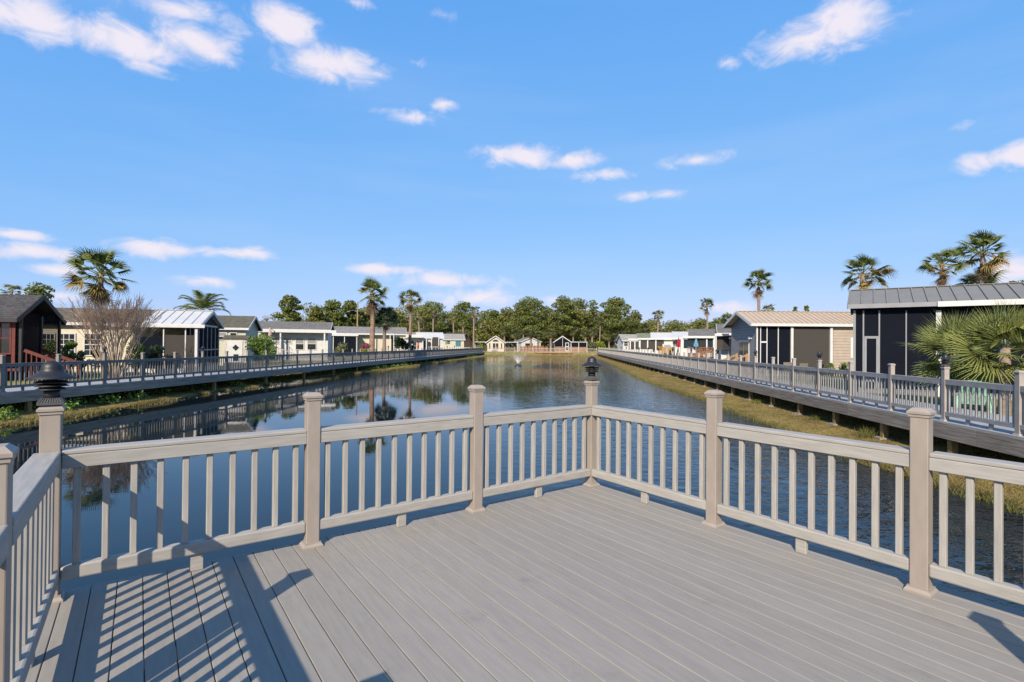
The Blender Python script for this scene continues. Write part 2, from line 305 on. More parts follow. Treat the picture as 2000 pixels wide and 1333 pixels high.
# ------------------------------------------------------------------ mesh helpers
class MB:
    def __init__(s): s.v = []; s.f = []

    def box(s, x0, y0, z0, x1, y1, z1):
        b = len(s.v)
        s.v += [(x0, y0, z0), (x1, y0, z0), (x1, y1, z0), (x0, y1, z0), (x0, y0, z1), (x1, y0, z1), (x1, y1, z1), (x0, y1, z1)]
        s.f += [tuple(b + i for i in q) for q in ((0, 3, 2, 1), (4, 5, 6, 7), (0, 1, 5, 4), (1, 2, 6, 5), (2, 3, 7, 6), (3, 0, 4, 7))]
        return s

    def hexa(s, P):
        b = len(s.v); s.v += [tuple(p) for p in P]
        s.f += [tuple(b + i for i in q) for q in ((0, 3, 2, 1), (4, 5, 6, 7), (0, 1, 5, 4), (1, 2, 6, 5), (2, 3, 7, 6), (3, 0, 4, 7))]
        return s

    def beam(s, p, q, w, h, up=(0, 0, 1)):
        p, q = Vector(p), Vector(q); d = (q - p).normalized(); up = Vector(up)
        sd = d.cross(up); sd = sd.normalized() if sd.length > 1e-4 else Vector((1, 0, 0)); u = sd.cross(d)
        a, b2 = sd * w / 2, u * h / 2
        return s.hexa([p - a - b2, q - a - b2, q + a - b2, p + a - b2, p - a + b2, q - a + b2, q + a + b2, p + a + b2])

    def tube(s, p, q, r0, r1, n=6, cap=True):
        p, q = Vector(p), Vector(q); d = (q - p).normalized()
        a = d.orthogonal().normalized(); c = d.cross(a); b = len(s.v)
        for (o, r) in ((p, r0), (q, r1)):
            for i in range(n):
                t = 2 * math.pi * i / n; s.v.append(tuple(o + (a * math.cos(t) + c * math.sin(t)) * r))
        for i in range(n): s.f.append((b + i, b + (i + 1) % n, b + n + (i + 1) % n, b + n + i))
        if cap: s.f.append(tuple(b + n + i for i in range(n))); s.f.append(tuple(b + n - 1 - i for i in range(n)))
        return s

    def path(s, pts, rad, n=8):
        b = len(s.v); k = len(pts); pts = [Vector(p) for p in pts]
        for i, p in enumerate(pts):
            d = (pts[min(i + 1, k - 1)] - pts[max(i - 1, 0)]).normalized()
            a = d.cross(Vector((0.02, 1, 0.01))).normalized(); c = d.cross(a)
            for j in range(n):
                t = 2 * math.pi * j / n; s.v.append(tuple(p + (a * math.cos(t) + c * math.sin(t)) * rad[i]))
        for i in range(k - 1):
            for j in range(n): s.f.append((b + i * n + j, b + i * n + (j + 1) % n, b + (i + 1) * n + (j + 1) % n, b + (i + 1) * n + j))
        s.f.append(tuple(b + (k - 1) * n + j for j in range(n)))
        return s

    def lathe(s, prof, n=20):
        b = len(s.v); k = len(prof)
        for (r, z) in prof:
            for j in range(n):
                t = 2 * math.pi * j / n; s.v.append((r * math.cos(t), r * math.sin(t), z))
        for i in range(k - 1):
            for j in range(n): s.f.append((b + i * n + j, b + i * n + (j + 1) % n, b + (i + 1) * n + (j + 1) % n, b + (i + 1) * n + j))
        return s

    def prism(s, poly, x0, x1):
        """poly in (y, z), counter-clockwise seen from +x, extruded along x"""
        b = len(s.v); k = len(poly)
        s.v += [(x0, y, z) for y, z in poly] + [(x1, y, z) for y, z in poly]
        s.f.append(tuple(b + k + i for i in range(k))); s.f.append(tuple(b + k - 1 - i for i in range(k)))
        for i in range(k):
            j = (i + 1) % k; s.f.append((b + i, b + j, b + k + j, b + k + i))
        return s

    def quad(s, a, b_, c, d):
        b = len(s.v); s.v += [tuple(a), tuple(b_), tuple(c), tuple(d)]; s.f.append((b, b + 1, b + 2, b + 3)); return s

    def tri(s, a, b_, c):
        b = len(s.v); s.v += [tuple(a), tuple(b_), tuple(c)]; s.f.append((b, b + 1, b + 2)); return s

    def mesh(s, name, mat, smooth=False, bevel=0.0, seg=1):
        me = bpy.data.meshes.new(name); me.from_pydata(s.v, [], s.f)
        if bevel:
            import bmesh
            bm = bmesh.new(); bm.from_mesh(me)
            bmesh.ops.bevel(bm, geom=list(bm.edges), offset=bevel, segments=seg, affect='EDGES', profile=.5)
            bm.to_mesh(me); bm.free()
        me.materials.append(mat)
        if smooth: me.polygons.foreach_set('use_smooth', [True] * len(me.polygons))
        me.update(); return me

    def build(s, name, mat, parent=None, loc=(0, 0, 0), rz=0.0, smooth=False, bevel=0.0, seg=1):
        return inst(name, s.mesh(name, mat, smooth, bevel, seg), parent, loc, rz)


def np_mesh(name, V, Fc, mat, smooth=False):
    """V (n,3), Fc (m,k) -> mesh, fast"""
    me = bpy.data.meshes.new(name); k = Fc.shape[1]
    me.vertices.add(len(V)); me.vertices.foreach_set('co', np.asarray(V, np.float32).ravel())
    me.loops.add(Fc.size); me.loops.foreach_set('vertex_index', Fc.astype(np.int32).ravel())
    me.polygons.add(len(Fc)); me.polygons.foreach_set('loop_start', np.arange(0, Fc.size, k, dtype=np.int32))
    me.polygons.foreach_set('loop_total', np.full(len(Fc), k, np.int32))
    me.materials.append(mat); me.update(calc_edges=True)
    if smooth: me.polygons.foreach_set('use_smooth', np.ones(len(Fc), bool))
    return me


def inst(name, me, parent=None, loc=(0, 0, 0), rz=0.0, rot=None, scale=None):
    o = bpy.data.objects.new(name, me); COL.objects.link(o); o.location = loc
    o.rotation_euler = rot if rot is not None else (0, 0, rz)
    if scale is not None: o.scale = scale
    if parent: o.parent = parent
    return o


def tag(o, label=None, cat=None, group=None, kind=None):
    if label: o['label'] = label
    if cat: o['category'] = cat
    if group: o['group'] = group
    if kind: o['kind'] = kind
    return o


def thing(name, label, cat, loc=(0, 0, 0), rz=0.0, group=None):
    o = bpy.data.objects.new(name, None); COL.objects.link(o); o.location = loc; o.rotation_euler = (0, 0, rz); o.empty_display_size = .2
    return tag(o, label, cat, group)


def copy_tree(o, parent=None):
    c = o.copy(); COL.objects.link(c); c.parent = parent
    for ch in list(o.children): copy_tree(ch, c)
    return c


# ------------------------------------------------------------------ terrain and water
def interp(t, pts):
    return float(np.interp(t, [p[0] for p in pts], [p[1] for p in pts]))


SHR = [(-40, 8.0), (5, 7.9), (9.4, 7.7), (11.7, 7.35), (13.4, 7.0), (15.5, 7.35), (17.8, 7.3), (20.2, 7.15), (23, 7.2), (26.8, 7.2), (34, 6.7), (43, 6.4), (60, 6.9), (80, 7.6), (95, 7.7), (110, 7.2), (140, 6.5)]
SHL = [(-40, -17.4), (14, -17.5), (16.6, -17.3), (19, -17.9), (21, -17.7), (24, -18.5), (26, -18.7), (29, -18.4), (34, -19.2), (40, -19.2), (46, -18.6), (52, -17.7), (58, -17.2), (66, -18.6), (80, -18.3), (100, -17.6), (118, -17.0), (140, -16)]
SHF = [(-30, 121), (-16, 121), (-11, 122.5), (-5, 125), (2, 125), (7, 122), (20, 121)]
T_NEAR = -9.0


def ground_z(n, t, nz=0.0):
    """height of the terrain at boardwalk coordinates"""
    sr, sl, sf = interp(t, SHR), interp(t, SHL), interp(n, SHF)
    d = min(sr - n, n - sl, sf - t, t - T_NEAR)      # > 0 inside the pond
    d += nz * 0.35
    if d > 0: return WATER - min(1.6, .22 * d + .02)
    e = -d
    z = WATER + .035 + .085 * min(e, 2.2) + nz * .04
    if e > 2.2: z += (LAWN - WATER - .22) * min(1, (e - 2.2) / 2.2)
    return min(z, LAWN + nz * .03)


def lin(a, b, s): return list(np.arange(a, b, s))


gn = [-2500, -1200, -600, -300, -150, -90, -60, -45, -35, -28, -25] + lin(-23, -16, .3) + lin(-16, 4, 2.0) + lin(4, 12.5, .28) + [13, 15, 18, 23, 30, 42, 60, 90, 150, 300, 600, 1200, 2500]
gt = [-2500, -1000, -400, -150, -70, -40, -20, -14, -12, -11, -10, -9.5, -9, -8.5, -8, -6, -3, 0, 3] + lin(5, 45, .4) + lin(45, 112, 1.0) + lin(112, 136, .5) + [137, 140, 145, 155, 170, 200, 260, 400, 700, 1300, 2500, 4500]
gn, gt = np.array(gn), np.array(gt)


def vnoise(x, y):
    return .5 * math.sin(1.9 * x + .7 * math.sin(1.3 * y)) * math.sin(1.1 * y + .5 * x) + .3 * math.sin(4.3 * x + 2.1 * y) + .25 * math.sin(3.1 * y - 5.2 * x + 1.7)


GV = np.zeros((len(gt), len(gn), 3))
for i, t in enumerate(gt):
    for j, n in enumerate(gn):
        GV[i, j] = nt(n, t, ground_z(n, t, vnoise(n, t)))
idx = np.arange(GV.shape[0] * GV.shape[1]).reshape(GV.shape[:2])
GF = np.stack([idx[:-1, :-1], idx[:-1, 1:], idx[1:, 1:], idx[1:, :-1]], -1).reshape(-1, 4)


def ground_mat():
    m, n, l, b = principled('grass_ground')
    g = n.new('ShaderNodeNewGeometry'); sep = n.new('ShaderNodeSeparateXYZ'); l.new(g.outputs['Position'], sep.inputs[0])
    n1 = n.new('ShaderNodeTexNoise'); n1.inputs['Scale'].default_value = 1.1; n1.inputs['Detail'].default_value = 8; n1.inputs['Roughness'].default_value = .7; l.new(g.outputs['Position'], n1.inputs['Vector'])
    n2 = n.new('ShaderNodeTexNoise'); n2.inputs['Scale'].default_value = 9; n2.inputs['Detail'].default_value = 6; l.new(g.outputs['Position'], n2.inputs['Vector'])
    bank = n.new('ShaderNodeValToRGB'); e = bank.color_ramp.elements
    e[0].position = .32; e[0].color = (.085, .055, .024, 1); e[1].position = .62; e[1].color = (.245, .180, .062, 1)
    e.new(.47).color = (.175, .128, .046, 1)
    lawn = n.new('ShaderNodeValToRGB'); e = lawn.color_ramp.elements
    e[0].position = .3; e[0].color = (.10, .12, .035, 1); e[1].position = .7; e[1].color = (.27, .25, .095, 1)
    l.new(n1.outputs['Fac'], bank.inputs[0]); l.new(n1.outputs['Fac'], lawn.inputs[0])
    zr = n.new('ShaderNodeMapRange'); zr.inputs['From Min'].default_value = -.75; zr.inputs['From Max'].default_value = -.4; l.new(sep.outputs['Z'], zr.inputs['Value'])
    mx = n.new('ShaderNodeMix'); mx.data_type = 'RGBA'; l.new(zr.outputs[0], mx.inputs['Factor']); l.new(bank.outputs[0], mx.inputs[6]); l.new(lawn.outputs[0], mx.inputs[7])
    wet = n.new('ShaderNodeMapRange'); wet.inputs['From Min'].default_value = WATER - .05; wet.inputs['From Max'].default_value = WATER + .05; wet.inputs['To Min'].default_value = .25; l.new(sep.outputs['Z'], wet.inputs['Value'])
    hs = n.new('ShaderNodeHueSaturation'); l.new(wet.outputs[0], hs.inputs['Value']); l.new(mx.outputs[2], hs.inputs['Color'])
    m2 = n.new('ShaderNodeMix'); m2.data_type = 'RGBA'; m2.blend_type = 'MULTIPLY'; m2.inputs['Factor'].default_value = .55; l.new(hs.outputs[0], m2.inputs[6])
    r2 = n.new('ShaderNodeValToRGB'); r2.color_ramp.elements[0].position = .35; r2.color_ramp.elements[1].position = .65; r2.color_ramp.elements[0].color = (.5, .5, .45, 1); r2.color_ramp.elements[1].color = (1.3, 1.3, 1.2, 1)
    l.new(n2.outputs['Fac'], r2.inputs[0]); l.new(r2.outputs[0], m2.inputs[7]); l.new(m2.outputs[2], b.inputs['Base Color'])
    b.inputs['Roughness'].default_value = .95; b.inputs['Specular IOR Level'].default_value = .1
    bp = n.new('ShaderNodeBump'); bp.inputs['Strength'].default_value = .8; bp.inputs['Distance'].default_value = .05; l.new(n2.outputs['Fac'], bp.inputs['Height']); l.new(bp.outputs[0], b.inputs['Normal'])
    return m


M['ground'] = ground_mat()
tag(inst('ground', np_mesh('ground', GV.reshape(-1, 3), GF, M['ground'], True)), kind='structure')

FOUNT = at_z(1011.7, 714.5, WATER)


def water_mat():
    m, n, l, b = principled('pond_water')
    b.inputs['Base Color'].default_value = (.006, .011, .014, 1); b.inputs['Roughness'].default_value = .015; b.inputs['IOR'].default_value = 1.333; b.inputs['Specular IOR Level'].default_value = .5
    g = n.new('ShaderNodeNewGeometry')
    mp = n.new('ShaderNodeMapping'); mp.inputs['Rotation'].default_value = (0, 0, YM); mp.inputs['Scale'].default_value = (.75, 1.35, 1); l.new(g.outputs['Position'], mp.inputs['Vector'])
    a = n.new('ShaderNodeTexNoise'); a.inputs['Scale'].default_value = 2.2; a.inputs['Detail'].default_value = 3; a.inputs['Distortion'].default_value = .6; l.new(mp.outputs[0], a.inputs['Vector'])
    c = n.new('ShaderNodeTexNoise'); c.inputs['Scale'].default_value = .06; c.inputs['Detail'].default_value = 2; l.new(g.outputs['Position'], c.inputs['Vector'])
    # the breeze reaches the open middle and the right shore; the left shore lies in the lee
    dp = n.new('ShaderNodeVectorMath'); dp.operation = 'DOT_PRODUCT'; dp.inputs[1].default_value = NN; l.new(g.outputs['Position'], dp.inputs[0])
    lee = n.new('ShaderNodeMapRange'); lee.interpolation_type = 'SMOOTHSTEP'; lee.inputs['From Min'].default_value = -5; lee.inputs['From Max'].default_value = 6; lee.inputs['To Min'].default_value = .05; lee.inputs['To Max'].default_value = 1.7; l.new(dp.outputs['Value'], lee.inputs['Value'])
    dt = n.new('ShaderNodeVectorMath'); dt.operation = 'DOT_PRODUCT'; dt.inputs[1].default_value = ND; l.new(g.outputs['Position'], dt.inputs[0])
    far = n.new('ShaderNodeMapRange'); far.interpolation_type = 'SMOOTHSTEP'; far.inputs['From Min'].default_value = 20; far.inputs['From Max'].default_value = 62; far.inputs['To Min'].default_value = .0; far.inputs['To Max'].default_value = 1.15; l.new(dt.outputs['Value'], far.inputs['Value'])
    mxx = n.new('ShaderNodeMath'); mxx.operation = 'MAXIMUM'; l.new(lee.outputs[0], mxx.inputs[0]); l.new(far.outputs[0], mxx.inputs[1])
    cr = n.new('ShaderNodeMapRange'); cr.inputs['From Min'].default_value = .35; cr.inputs['From Max'].default_value = .65; cr.inputs['To Min'].default_value = .45; cr.inputs['To Max'].default_value = 1.1; l.new(c.outputs['Fac'], cr.inputs['Value'])
    # rings spreading from the fountain
    ds = n.new('ShaderNodeVectorMath'); ds.operation = 'DISTANCE'; ds.inputs[1].default_value = FOUNT; l.new(g.outputs['Position'], ds.inputs[0])
    rg = n.new('ShaderNodeMapRange'); rg.interpolation_type = 'SMOOTHSTEP'; rg.inputs['From Min'].default_value = 3.2; rg.inputs['From Max'].default_value = 6.0; rg.inputs['To Min'].default_value = 1.6; rg.inputs['To Max'].default_value = 0; l.new(ds.outputs['Value'], rg.inputs['Value'])
    mu = n.new('ShaderNodeMath'); mu.operation = 'MULTIPLY_ADD'; l.new(mxx.outputs[0], mu.inputs[0]); l.new(cr.outputs[0], mu.inputs[1]); l.new(rg.outputs[0], mu.inputs[2])
    h = n.new('ShaderNodeMath'); h.operation = 'MULTIPLY'; l.new(a.outputs['Fac'], h.inputs[0]); l.new(mu.outputs[0], h.inputs[1])
    bp = n.new('ShaderNodeBump'); bp.inputs['Strength'].default_value = 1.0; bp.inputs['Distance'].default_value = .027; l.new(h.outputs[0], bp.inputs['Height']); l.new(bp.outputs[0], b.inputs['Normal'])
    return m


wb = MB(); wb.quad(nt(-24, T_NEAR - 4, WATER), nt(13, T_NEAR - 4, WATER), nt(13, 131, WATER), nt(-24, 131, WATER))
tag(wb.build('pond_water', water_mat()), kind='structure')


# ------------------------------------------------------------------ railings
def prof_box(x0, x1, y0, y1, z0, z1): return MB().box(x0, min(y0, y1), z0, x1, max(y0, y1), z1)


def post_meshes(pre, mat, w, h, det):
    k = w / 2
    post = MB().box(-k, -k, 0, k, k, h - .055).mesh(pre + 'post', mat, bevel=.006 if det else 0, seg=2)
    c = MB(); e1, e2 = k + .007, k + .0145
    c.box(-e1, -e1, h - .062, e1, e1, h - .042)
    c.box(-e2, -e2, h - .0415, e2, e2, h - .026)
    b = len(c.v); t = k - .012
    c.v += [(-e2, -e2, h - .0258), (e2, -e2, h - .0258), (e2, e2, h - .0258), (-e2, e2, h - .0258), (-t, -t, h), (t, -t, h), (t, t, h), (-t, t, h)]
    c.f += [tuple(b + i for i in q) for q in ((0, 3, 2, 1), (4, 5, 6, 7), (0, 1, 5, 4), (1, 2, 6, 5), (2, 3, 7, 6), (3, 0, 4, 7))]
    cap = c.mesh(pre + 'cap', mat)
    b_ = MB(); f1, f2 = k + .026, k + .012
    b_.box(-f1, -f1, 0, f1, f1, .012)
    b = len(b_.v)
    b_.v += [(-f1, -f1, .0122), (f1, -f1, .0122), (f1, f1, .0122), (-f1, f1, .0122), (-f2, -f2, .032), (f2, -f2, .032), (f2, f2, .032), (-f2, f2, .032)]
    b_.f += [tuple(b + i for i in q) for q in ((0, 3, 2, 1), (4, 5, 6, 7), (0, 1, 5, 4), (1, 2, 6, 5), (2, 3, 7, 6), (3, 0, 4, 7))]
    b_.box(-f2, -f2, .0322, f2, f2, .04)
    return post, cap, b_.mesh(pre + 'base', mat)


def railing(name, label, origin, ang, o, posts, sections, nb, blocks, mats, det=True, w=.106, h=1.28, group=None, limit=300, trim=True):
    """local x along the run, y = 0 the inner face, o the outward sign"""
    mr, mb, mp = mats
    root = thing(name, label, 'railing', origin, ang, group)
    pm, cm_, bm_ = post_meshes(name + '_', mp, w, h, det)
    for (x, y) in posts:
        p = inst('post', pm, root, (x, y, 0)); inst('cap', cm_, p)
        if trim: inst('base_trim', bm_, p)
    bw = .0205 if det else .019
    bal = MB().box(-bw, -bw, 0, bw, bw, .645).mesh(name + '_baluster', mb, bevel=.004 if det else 0)
    blk = MB().box(-.043, -.02, 0, .043, .02, .128).mesh(name + '_block', mr, bevel=.005 if det else 0)
    cache = {}; cnt = 0; rest = MB()
    for (x0, x1) in sections:
        L = round(x1 - x0, 3)
        if L not in cache:
            cache[L] = (prof_box(0, L, 0, o * .135, .9485, .978).mesh('cap_board', mr, bevel=.007 if det else 0, seg=2),
                        prof_box(0, L, 0, o * .082, .858, .947).mesh('top_rail', mr, bevel=.004 if det else 0),
                        prof_box(0, L, 0, o * .082, .127, .217).mesh('bottom_rail', mr, bevel=.012 if det else 0, seg=2))
        for nm, me in zip(('cap_board', 'top_rail', 'bottom_rail'), cache[L]): inst(nm, me, root, (x0, 0, 0))
        for i in range(nb):
            x = x0 + (i + .5) / nb * L
            if cnt < limit: inst('baluster', bal, root, (x, o * .045, .215)); cnt += 1
            else: rest.box(x - .018, o * .045 - .018, .215, x + .018, o * .045 + .018, .86)
        for i in range(blocks): inst('support_block', blk, root, (x0 + (i + 1) / (blocks + 1) * L, o * .045, 0))
    if rest.v: tag(rest.build('far_balusters', mb, root), kind='stuff')
    return root


def lamp_proto(det=24):
    p = thing('post_lamp', 'x', 'lamp')
    dome = [(.0, .285), (.012, .284), (.022, .279), (.040, .270), (.052, .255), (.057, .238), (.0575, .222), (.064, .213), (.090, .193), (.127, .172), (.128, .168), (.118, .170), (.06, .195), (.0, .198)]
    MB().lathe(dome, det).build('hood', M['lamp'], p, smooth=True)
    for z, r in ((.143, .094), (.121, .089), (.099, .083)):
        MB().lathe([(.034, z + .014), (r - .02, z + .010), (r, z), (r, z - .003), (r - .02, z + .006), (.034, z + .009)], det).build('louver', M['lamp'], p, smooth=True)
    MB().lathe([(.030, .19), (.030, .105)], 12).build('inner_tube', M['lamp'], p)
    MB().lathe([(.0, .100), (.043, .099), (.044, .03), (0, .03)], det).build('collar', M['lamp'], p, smooth=True)
    b = MB(); b.box(-.066, -.066, 0, .066, .066, .016)
    k = len(b.v); b.v += [(-.064, -.064, .0162), (.064, -.064, .0162), (.064, .064, .0162), (-.064, .064, .0162), (-.044, -.044, .042), (.044, -.044, .042), (.044, .044, .042), (-.044, .044, .042)]
    b.f += [tuple(k + i for i in q) for q in ((0, 3, 2, 1), (4, 5, 6, 7), (0, 1, 5, 4), (1, 2, 6, 5), (2, 3, 7, 6), (3, 0, 4, 7))]
    base = b.build('lamp_base', M['lampbase'], p)
    rb = MB()
    for a in range(4):
        ca, sa = math.cos(a * math.pi / 2), math.sin(a * math.pi / 2)
        for i in range(-4, 5):
            t = i * .0115
            P = lambda x, y, z: Vector((ca * x - sa * y, sa * x + ca * y, z))
            rb.beam(P(.065, t * 1.2, .0185), P(.046, t * .85, .0435), .004, .004)
    rb.build('ribs', M['lampbase'], base)
    MB().lathe([(0, .005), (.004, .004), (.005, 0)], 8).build('screw', M['screw'], p, loc=(.03, -.072, .205))
    return p


LAMP = lamp_proto()
LAMP_USED = [False]


def lamp(loc, rz, label, group=None):
    o = LAMP if not LAMP_USED[0] else copy_tree(LAMP)
    LAMP_USED[0] = True
    o.location = loc; o.rotation_euler = (0, 0, rz); o['label'] = label
    if group: o['group'] = group
    elif 'group' in o: del o['group']
    return o


# ------------------------------------------------------------------ viewing deck
AL = math.atan2(dL.y, dL.x); AR = math.atan2(dR.y, dR.x)


def deckp(L, Rr, z=0): return CW + dL * L + dR * Rr + Vector((0, 0, z))


deck = thing('viewing_deck', 'grey composite plank viewing deck standing over the pond', 'deck', CW, AL)
PITCH = .1445
pl = MB().box(-.0698, -.185, -.026, .0698, 4.92, 0).mesh('plank', M['plank'], bevel=.003)
g0 = at_z(280.5, 1230, 0); gl = (g0 - CW).dot(dL)
L = gl + PITCH / 2
while L - PITCH > -.20: L -= PITCH
Ls = []
while L < 5.02:
    inst('plank', pl, deck, (L, 0, 0)); Ls.append(L); L += PITCH
Lmin, Lmax = Ls[0] - .07, Ls[-1] + .07
for (a, b, c, d) in ((Lmin - .03, -.16, Lmax + .03, -.12), (Lmin - .03, 4.86, Lmax + .03, 4.9)):
    MB().box(a, b, -.28, c, d, -.028).build('rim_joist', M['rail'], deck)
for x in (Lmin + .02, Lmax - .06): MB().box(x, -.118, -.28, x + .04, 4.858, -.028).build('rim_joist', M['rail'], deck)
for i in range(9): MB().box(Lmin + .1, -.05 + .58 * i, -.22, Lmax - .1, -.01 + .58 * i, -.029).build('joist', M['pile'], deck)
pile = MB().box(-.075, -.075, -3.2, .075, .075, -.03).mesh('deck_pile', M['pile'])
for x in (.1, 1.6, 3.2, 4.7):
    for y in (.25, 2.35, 4.5): inst('pile', pile, deck, (x, y, 0))

RM = (M['rail'], M['baluster'], M['post'])
PC, PM = -.055, -.043
railing('deck_railing', 'tan railing at the far side of the deck with a lamp on each corner post', CW, AL, -1,
        [(PC, PC), (1.598, PM), (3.214, PM), (4.857, PC)], [(0.0, 1.545), (1.651, 3.161), (3.267, 4.798)], 10, 1, RM)
railing('deck_railing', 'tan railing on the deck side facing the boardwalk with the fan palms, no lamp', CW, AR, 1,
        [(1.598, -PM), (3.198, -PM), (4.70, .055)], [(0.003, 1.545), (1.651, 3.145), (3.251, 4.636)], 10, 1, RM)
O3 = deckp(4.80, 0)
railing('deck_railing', 'tan railing on the short deck side, throwing striped shade over the planks', O3, AR, -1,
        [(1.60, -.058), (3.09, -.058), (4.70, -.058)], [(0.003, 1.547), (1.653, 3.037), (3.143, 4.647)], 10, 1, RM)
O4 = deckp(0, 4.64)
railing('deck_railing', 'short tan railing beside the entrance of the deck', O4, AL, 1, [(1.52, .043)], [(0.06, 1.467)], 10, 1, RM)
lamp(deckp(PC, PC, 1.28), AL, 'black louvered lamp on the inner corner post of the viewing deck, before the fountain')
lamp(deckp(4.857, PC, 1.28), AL, 'black louvered lamp on the deck corner post beside the striped shade')


# ------------------------------------------------------------------ boardwalks
def boardwalk(label, n0, n1, t0, t1, z, pile_t, gz, side, mats):
    fasc, top, pmat = mats
    o = tag(MB().box(min(n0, n1), t0, z - .04, max(n0, n1), t1, z).build('boardwalk', top), kind='structure')
    o.location = (0, 0, 0); o.rotation_euler = (0, 0, -YM)
    xf = n0
    t = t0; i = 0
    while t < t1:
        e = min(t + 4.88, t1)
        MB().box(xf - .02, t + .004, z - .385, xf + .02, e - .004, z - .041).build('fascia_board', fasc, o); t = e
    inn = n1
    MB().box(inn - .02, t0, z - .3, inn + .02, t1, z - .041).build('fascia_board', fasc, o)
    for tt in pile_t:
        MB().box(-.07, -.07, -1.6, .07, .07, z - .05).build('pile', pmat, o, loc=(n0 + side * .12, tt, 0))
    return o


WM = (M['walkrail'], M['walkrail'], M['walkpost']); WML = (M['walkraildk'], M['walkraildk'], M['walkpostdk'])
SP = 1.97
rt = [13.0 + SP * k for k in range(-4, 58)]; lt = [19.75 + SP * k for k in range(-3, 54)]
boardwalk('', NR - .10, NR + 2.4, rt[0] - 3, TF + 2.2, ZR, [15.25 + 2.52 * k for k in range(-3, 44)], 0, 1, (M['fascia'], M['walktop'], M['pile']))
boardwalk('', NL + .10, NL - 2.4, lt[0] - 6, TF + 2.2, ZL, [16.67 + 4.95 * k for k in range(-1, 22)], 0, -1, (M['fascia'], M['walktop'], M['pile']))
# railing frames: local x along ND; local +y is -NN
AW = math.atan2(ND.y, ND.x)
k2 = .053
railing('boardwalk_railing', 'grey railing of the boardwalk that passes the grey and tan metal roofs', nt(NR, 0, ZR), AW, -1,
        [(t, -.043) for t in rt], [(a + k2, b - k2) for a, b in zip(rt[:-1], rt[1:])], 12, 2, WM, det=False)
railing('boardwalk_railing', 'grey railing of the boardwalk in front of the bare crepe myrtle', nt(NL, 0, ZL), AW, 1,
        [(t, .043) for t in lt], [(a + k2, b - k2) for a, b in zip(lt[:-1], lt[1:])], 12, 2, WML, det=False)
# across the far end
fo = tag(MB().box(NL + .2, TF, -.05, NR - .2, TF + 2.2, -.01).build('boardwalk', M['walktop']), kind='structure'); fo.rotation_euler = (0, 0, -YM)
MB().box(NL + .3, TF - .04, -.3, NR - .3, TF, -.012).build('fascia_board', M['farwood'], fo)
ft = [NL + .6 + 2.26 * k for k in range(13)]
for x in ft: MB().box(x - .08, TF + .05, -1.5, x + .08, TF + .2, -.06).build('pile', M['farwood'], fo)
railing('boardwalk_railing', 'tan timber railing of the boardwalk crossing the far end of the pond', nt(0, TF, -.01), -YM, 1,
        [(x, .05) for x in ft], [(a + k2, b - k2) for a, b in zip(ft[:-1], ft[1:])], 12, 1, (M['farrail'], M['farrail'], M['farrail']), det=False, trim=False)
for k, t in enumerate(rt):
    if (k - 4) % 3 == 0 and t < 95:
        nm = ['beside the fan palms', 'before the patio of the tan roofed house', 'by the timber stairs of the tan roofed house', 'before the brown timber deck', 'before the yellow timber deck']
        q = int((k - 4) // 3)
        if q < 0: continue
        if q < 4: lamp(nt(NR + .043, t, ZR + 1.28), AW, 'small black lamp on a boardwalk post ' + nm[q])
        else: lamp(nt(NR + .043, t, ZR + 1.28), AW, 'small black lamp on the far stretch of boardwalk past the timber decks', 'lamps past the timber decks')
for k, t in enumerate(lt):
    if k % 3 == 0 and k >= 3 and t < 95:
        nm = {3: 'beside the bare crepe myrtle', 6: 'before the white metal porch roof', 9: 'before the leafy green shrub at the white deck', 12: 'in front of the white house windows', 15: 'before the dark porch with the yucca'}
        if k in nm: lamp(nt(NL - .043, t, ZL + 1.28), AW, 'small black lamp on a boardwalk post ' + nm[k])
        else: lamp(nt(NL - .043, t, ZL + 1.28), AW, 'small black lamp on the boardwalk stretch past the pair of tall palms', 'lamps past the tall palms')

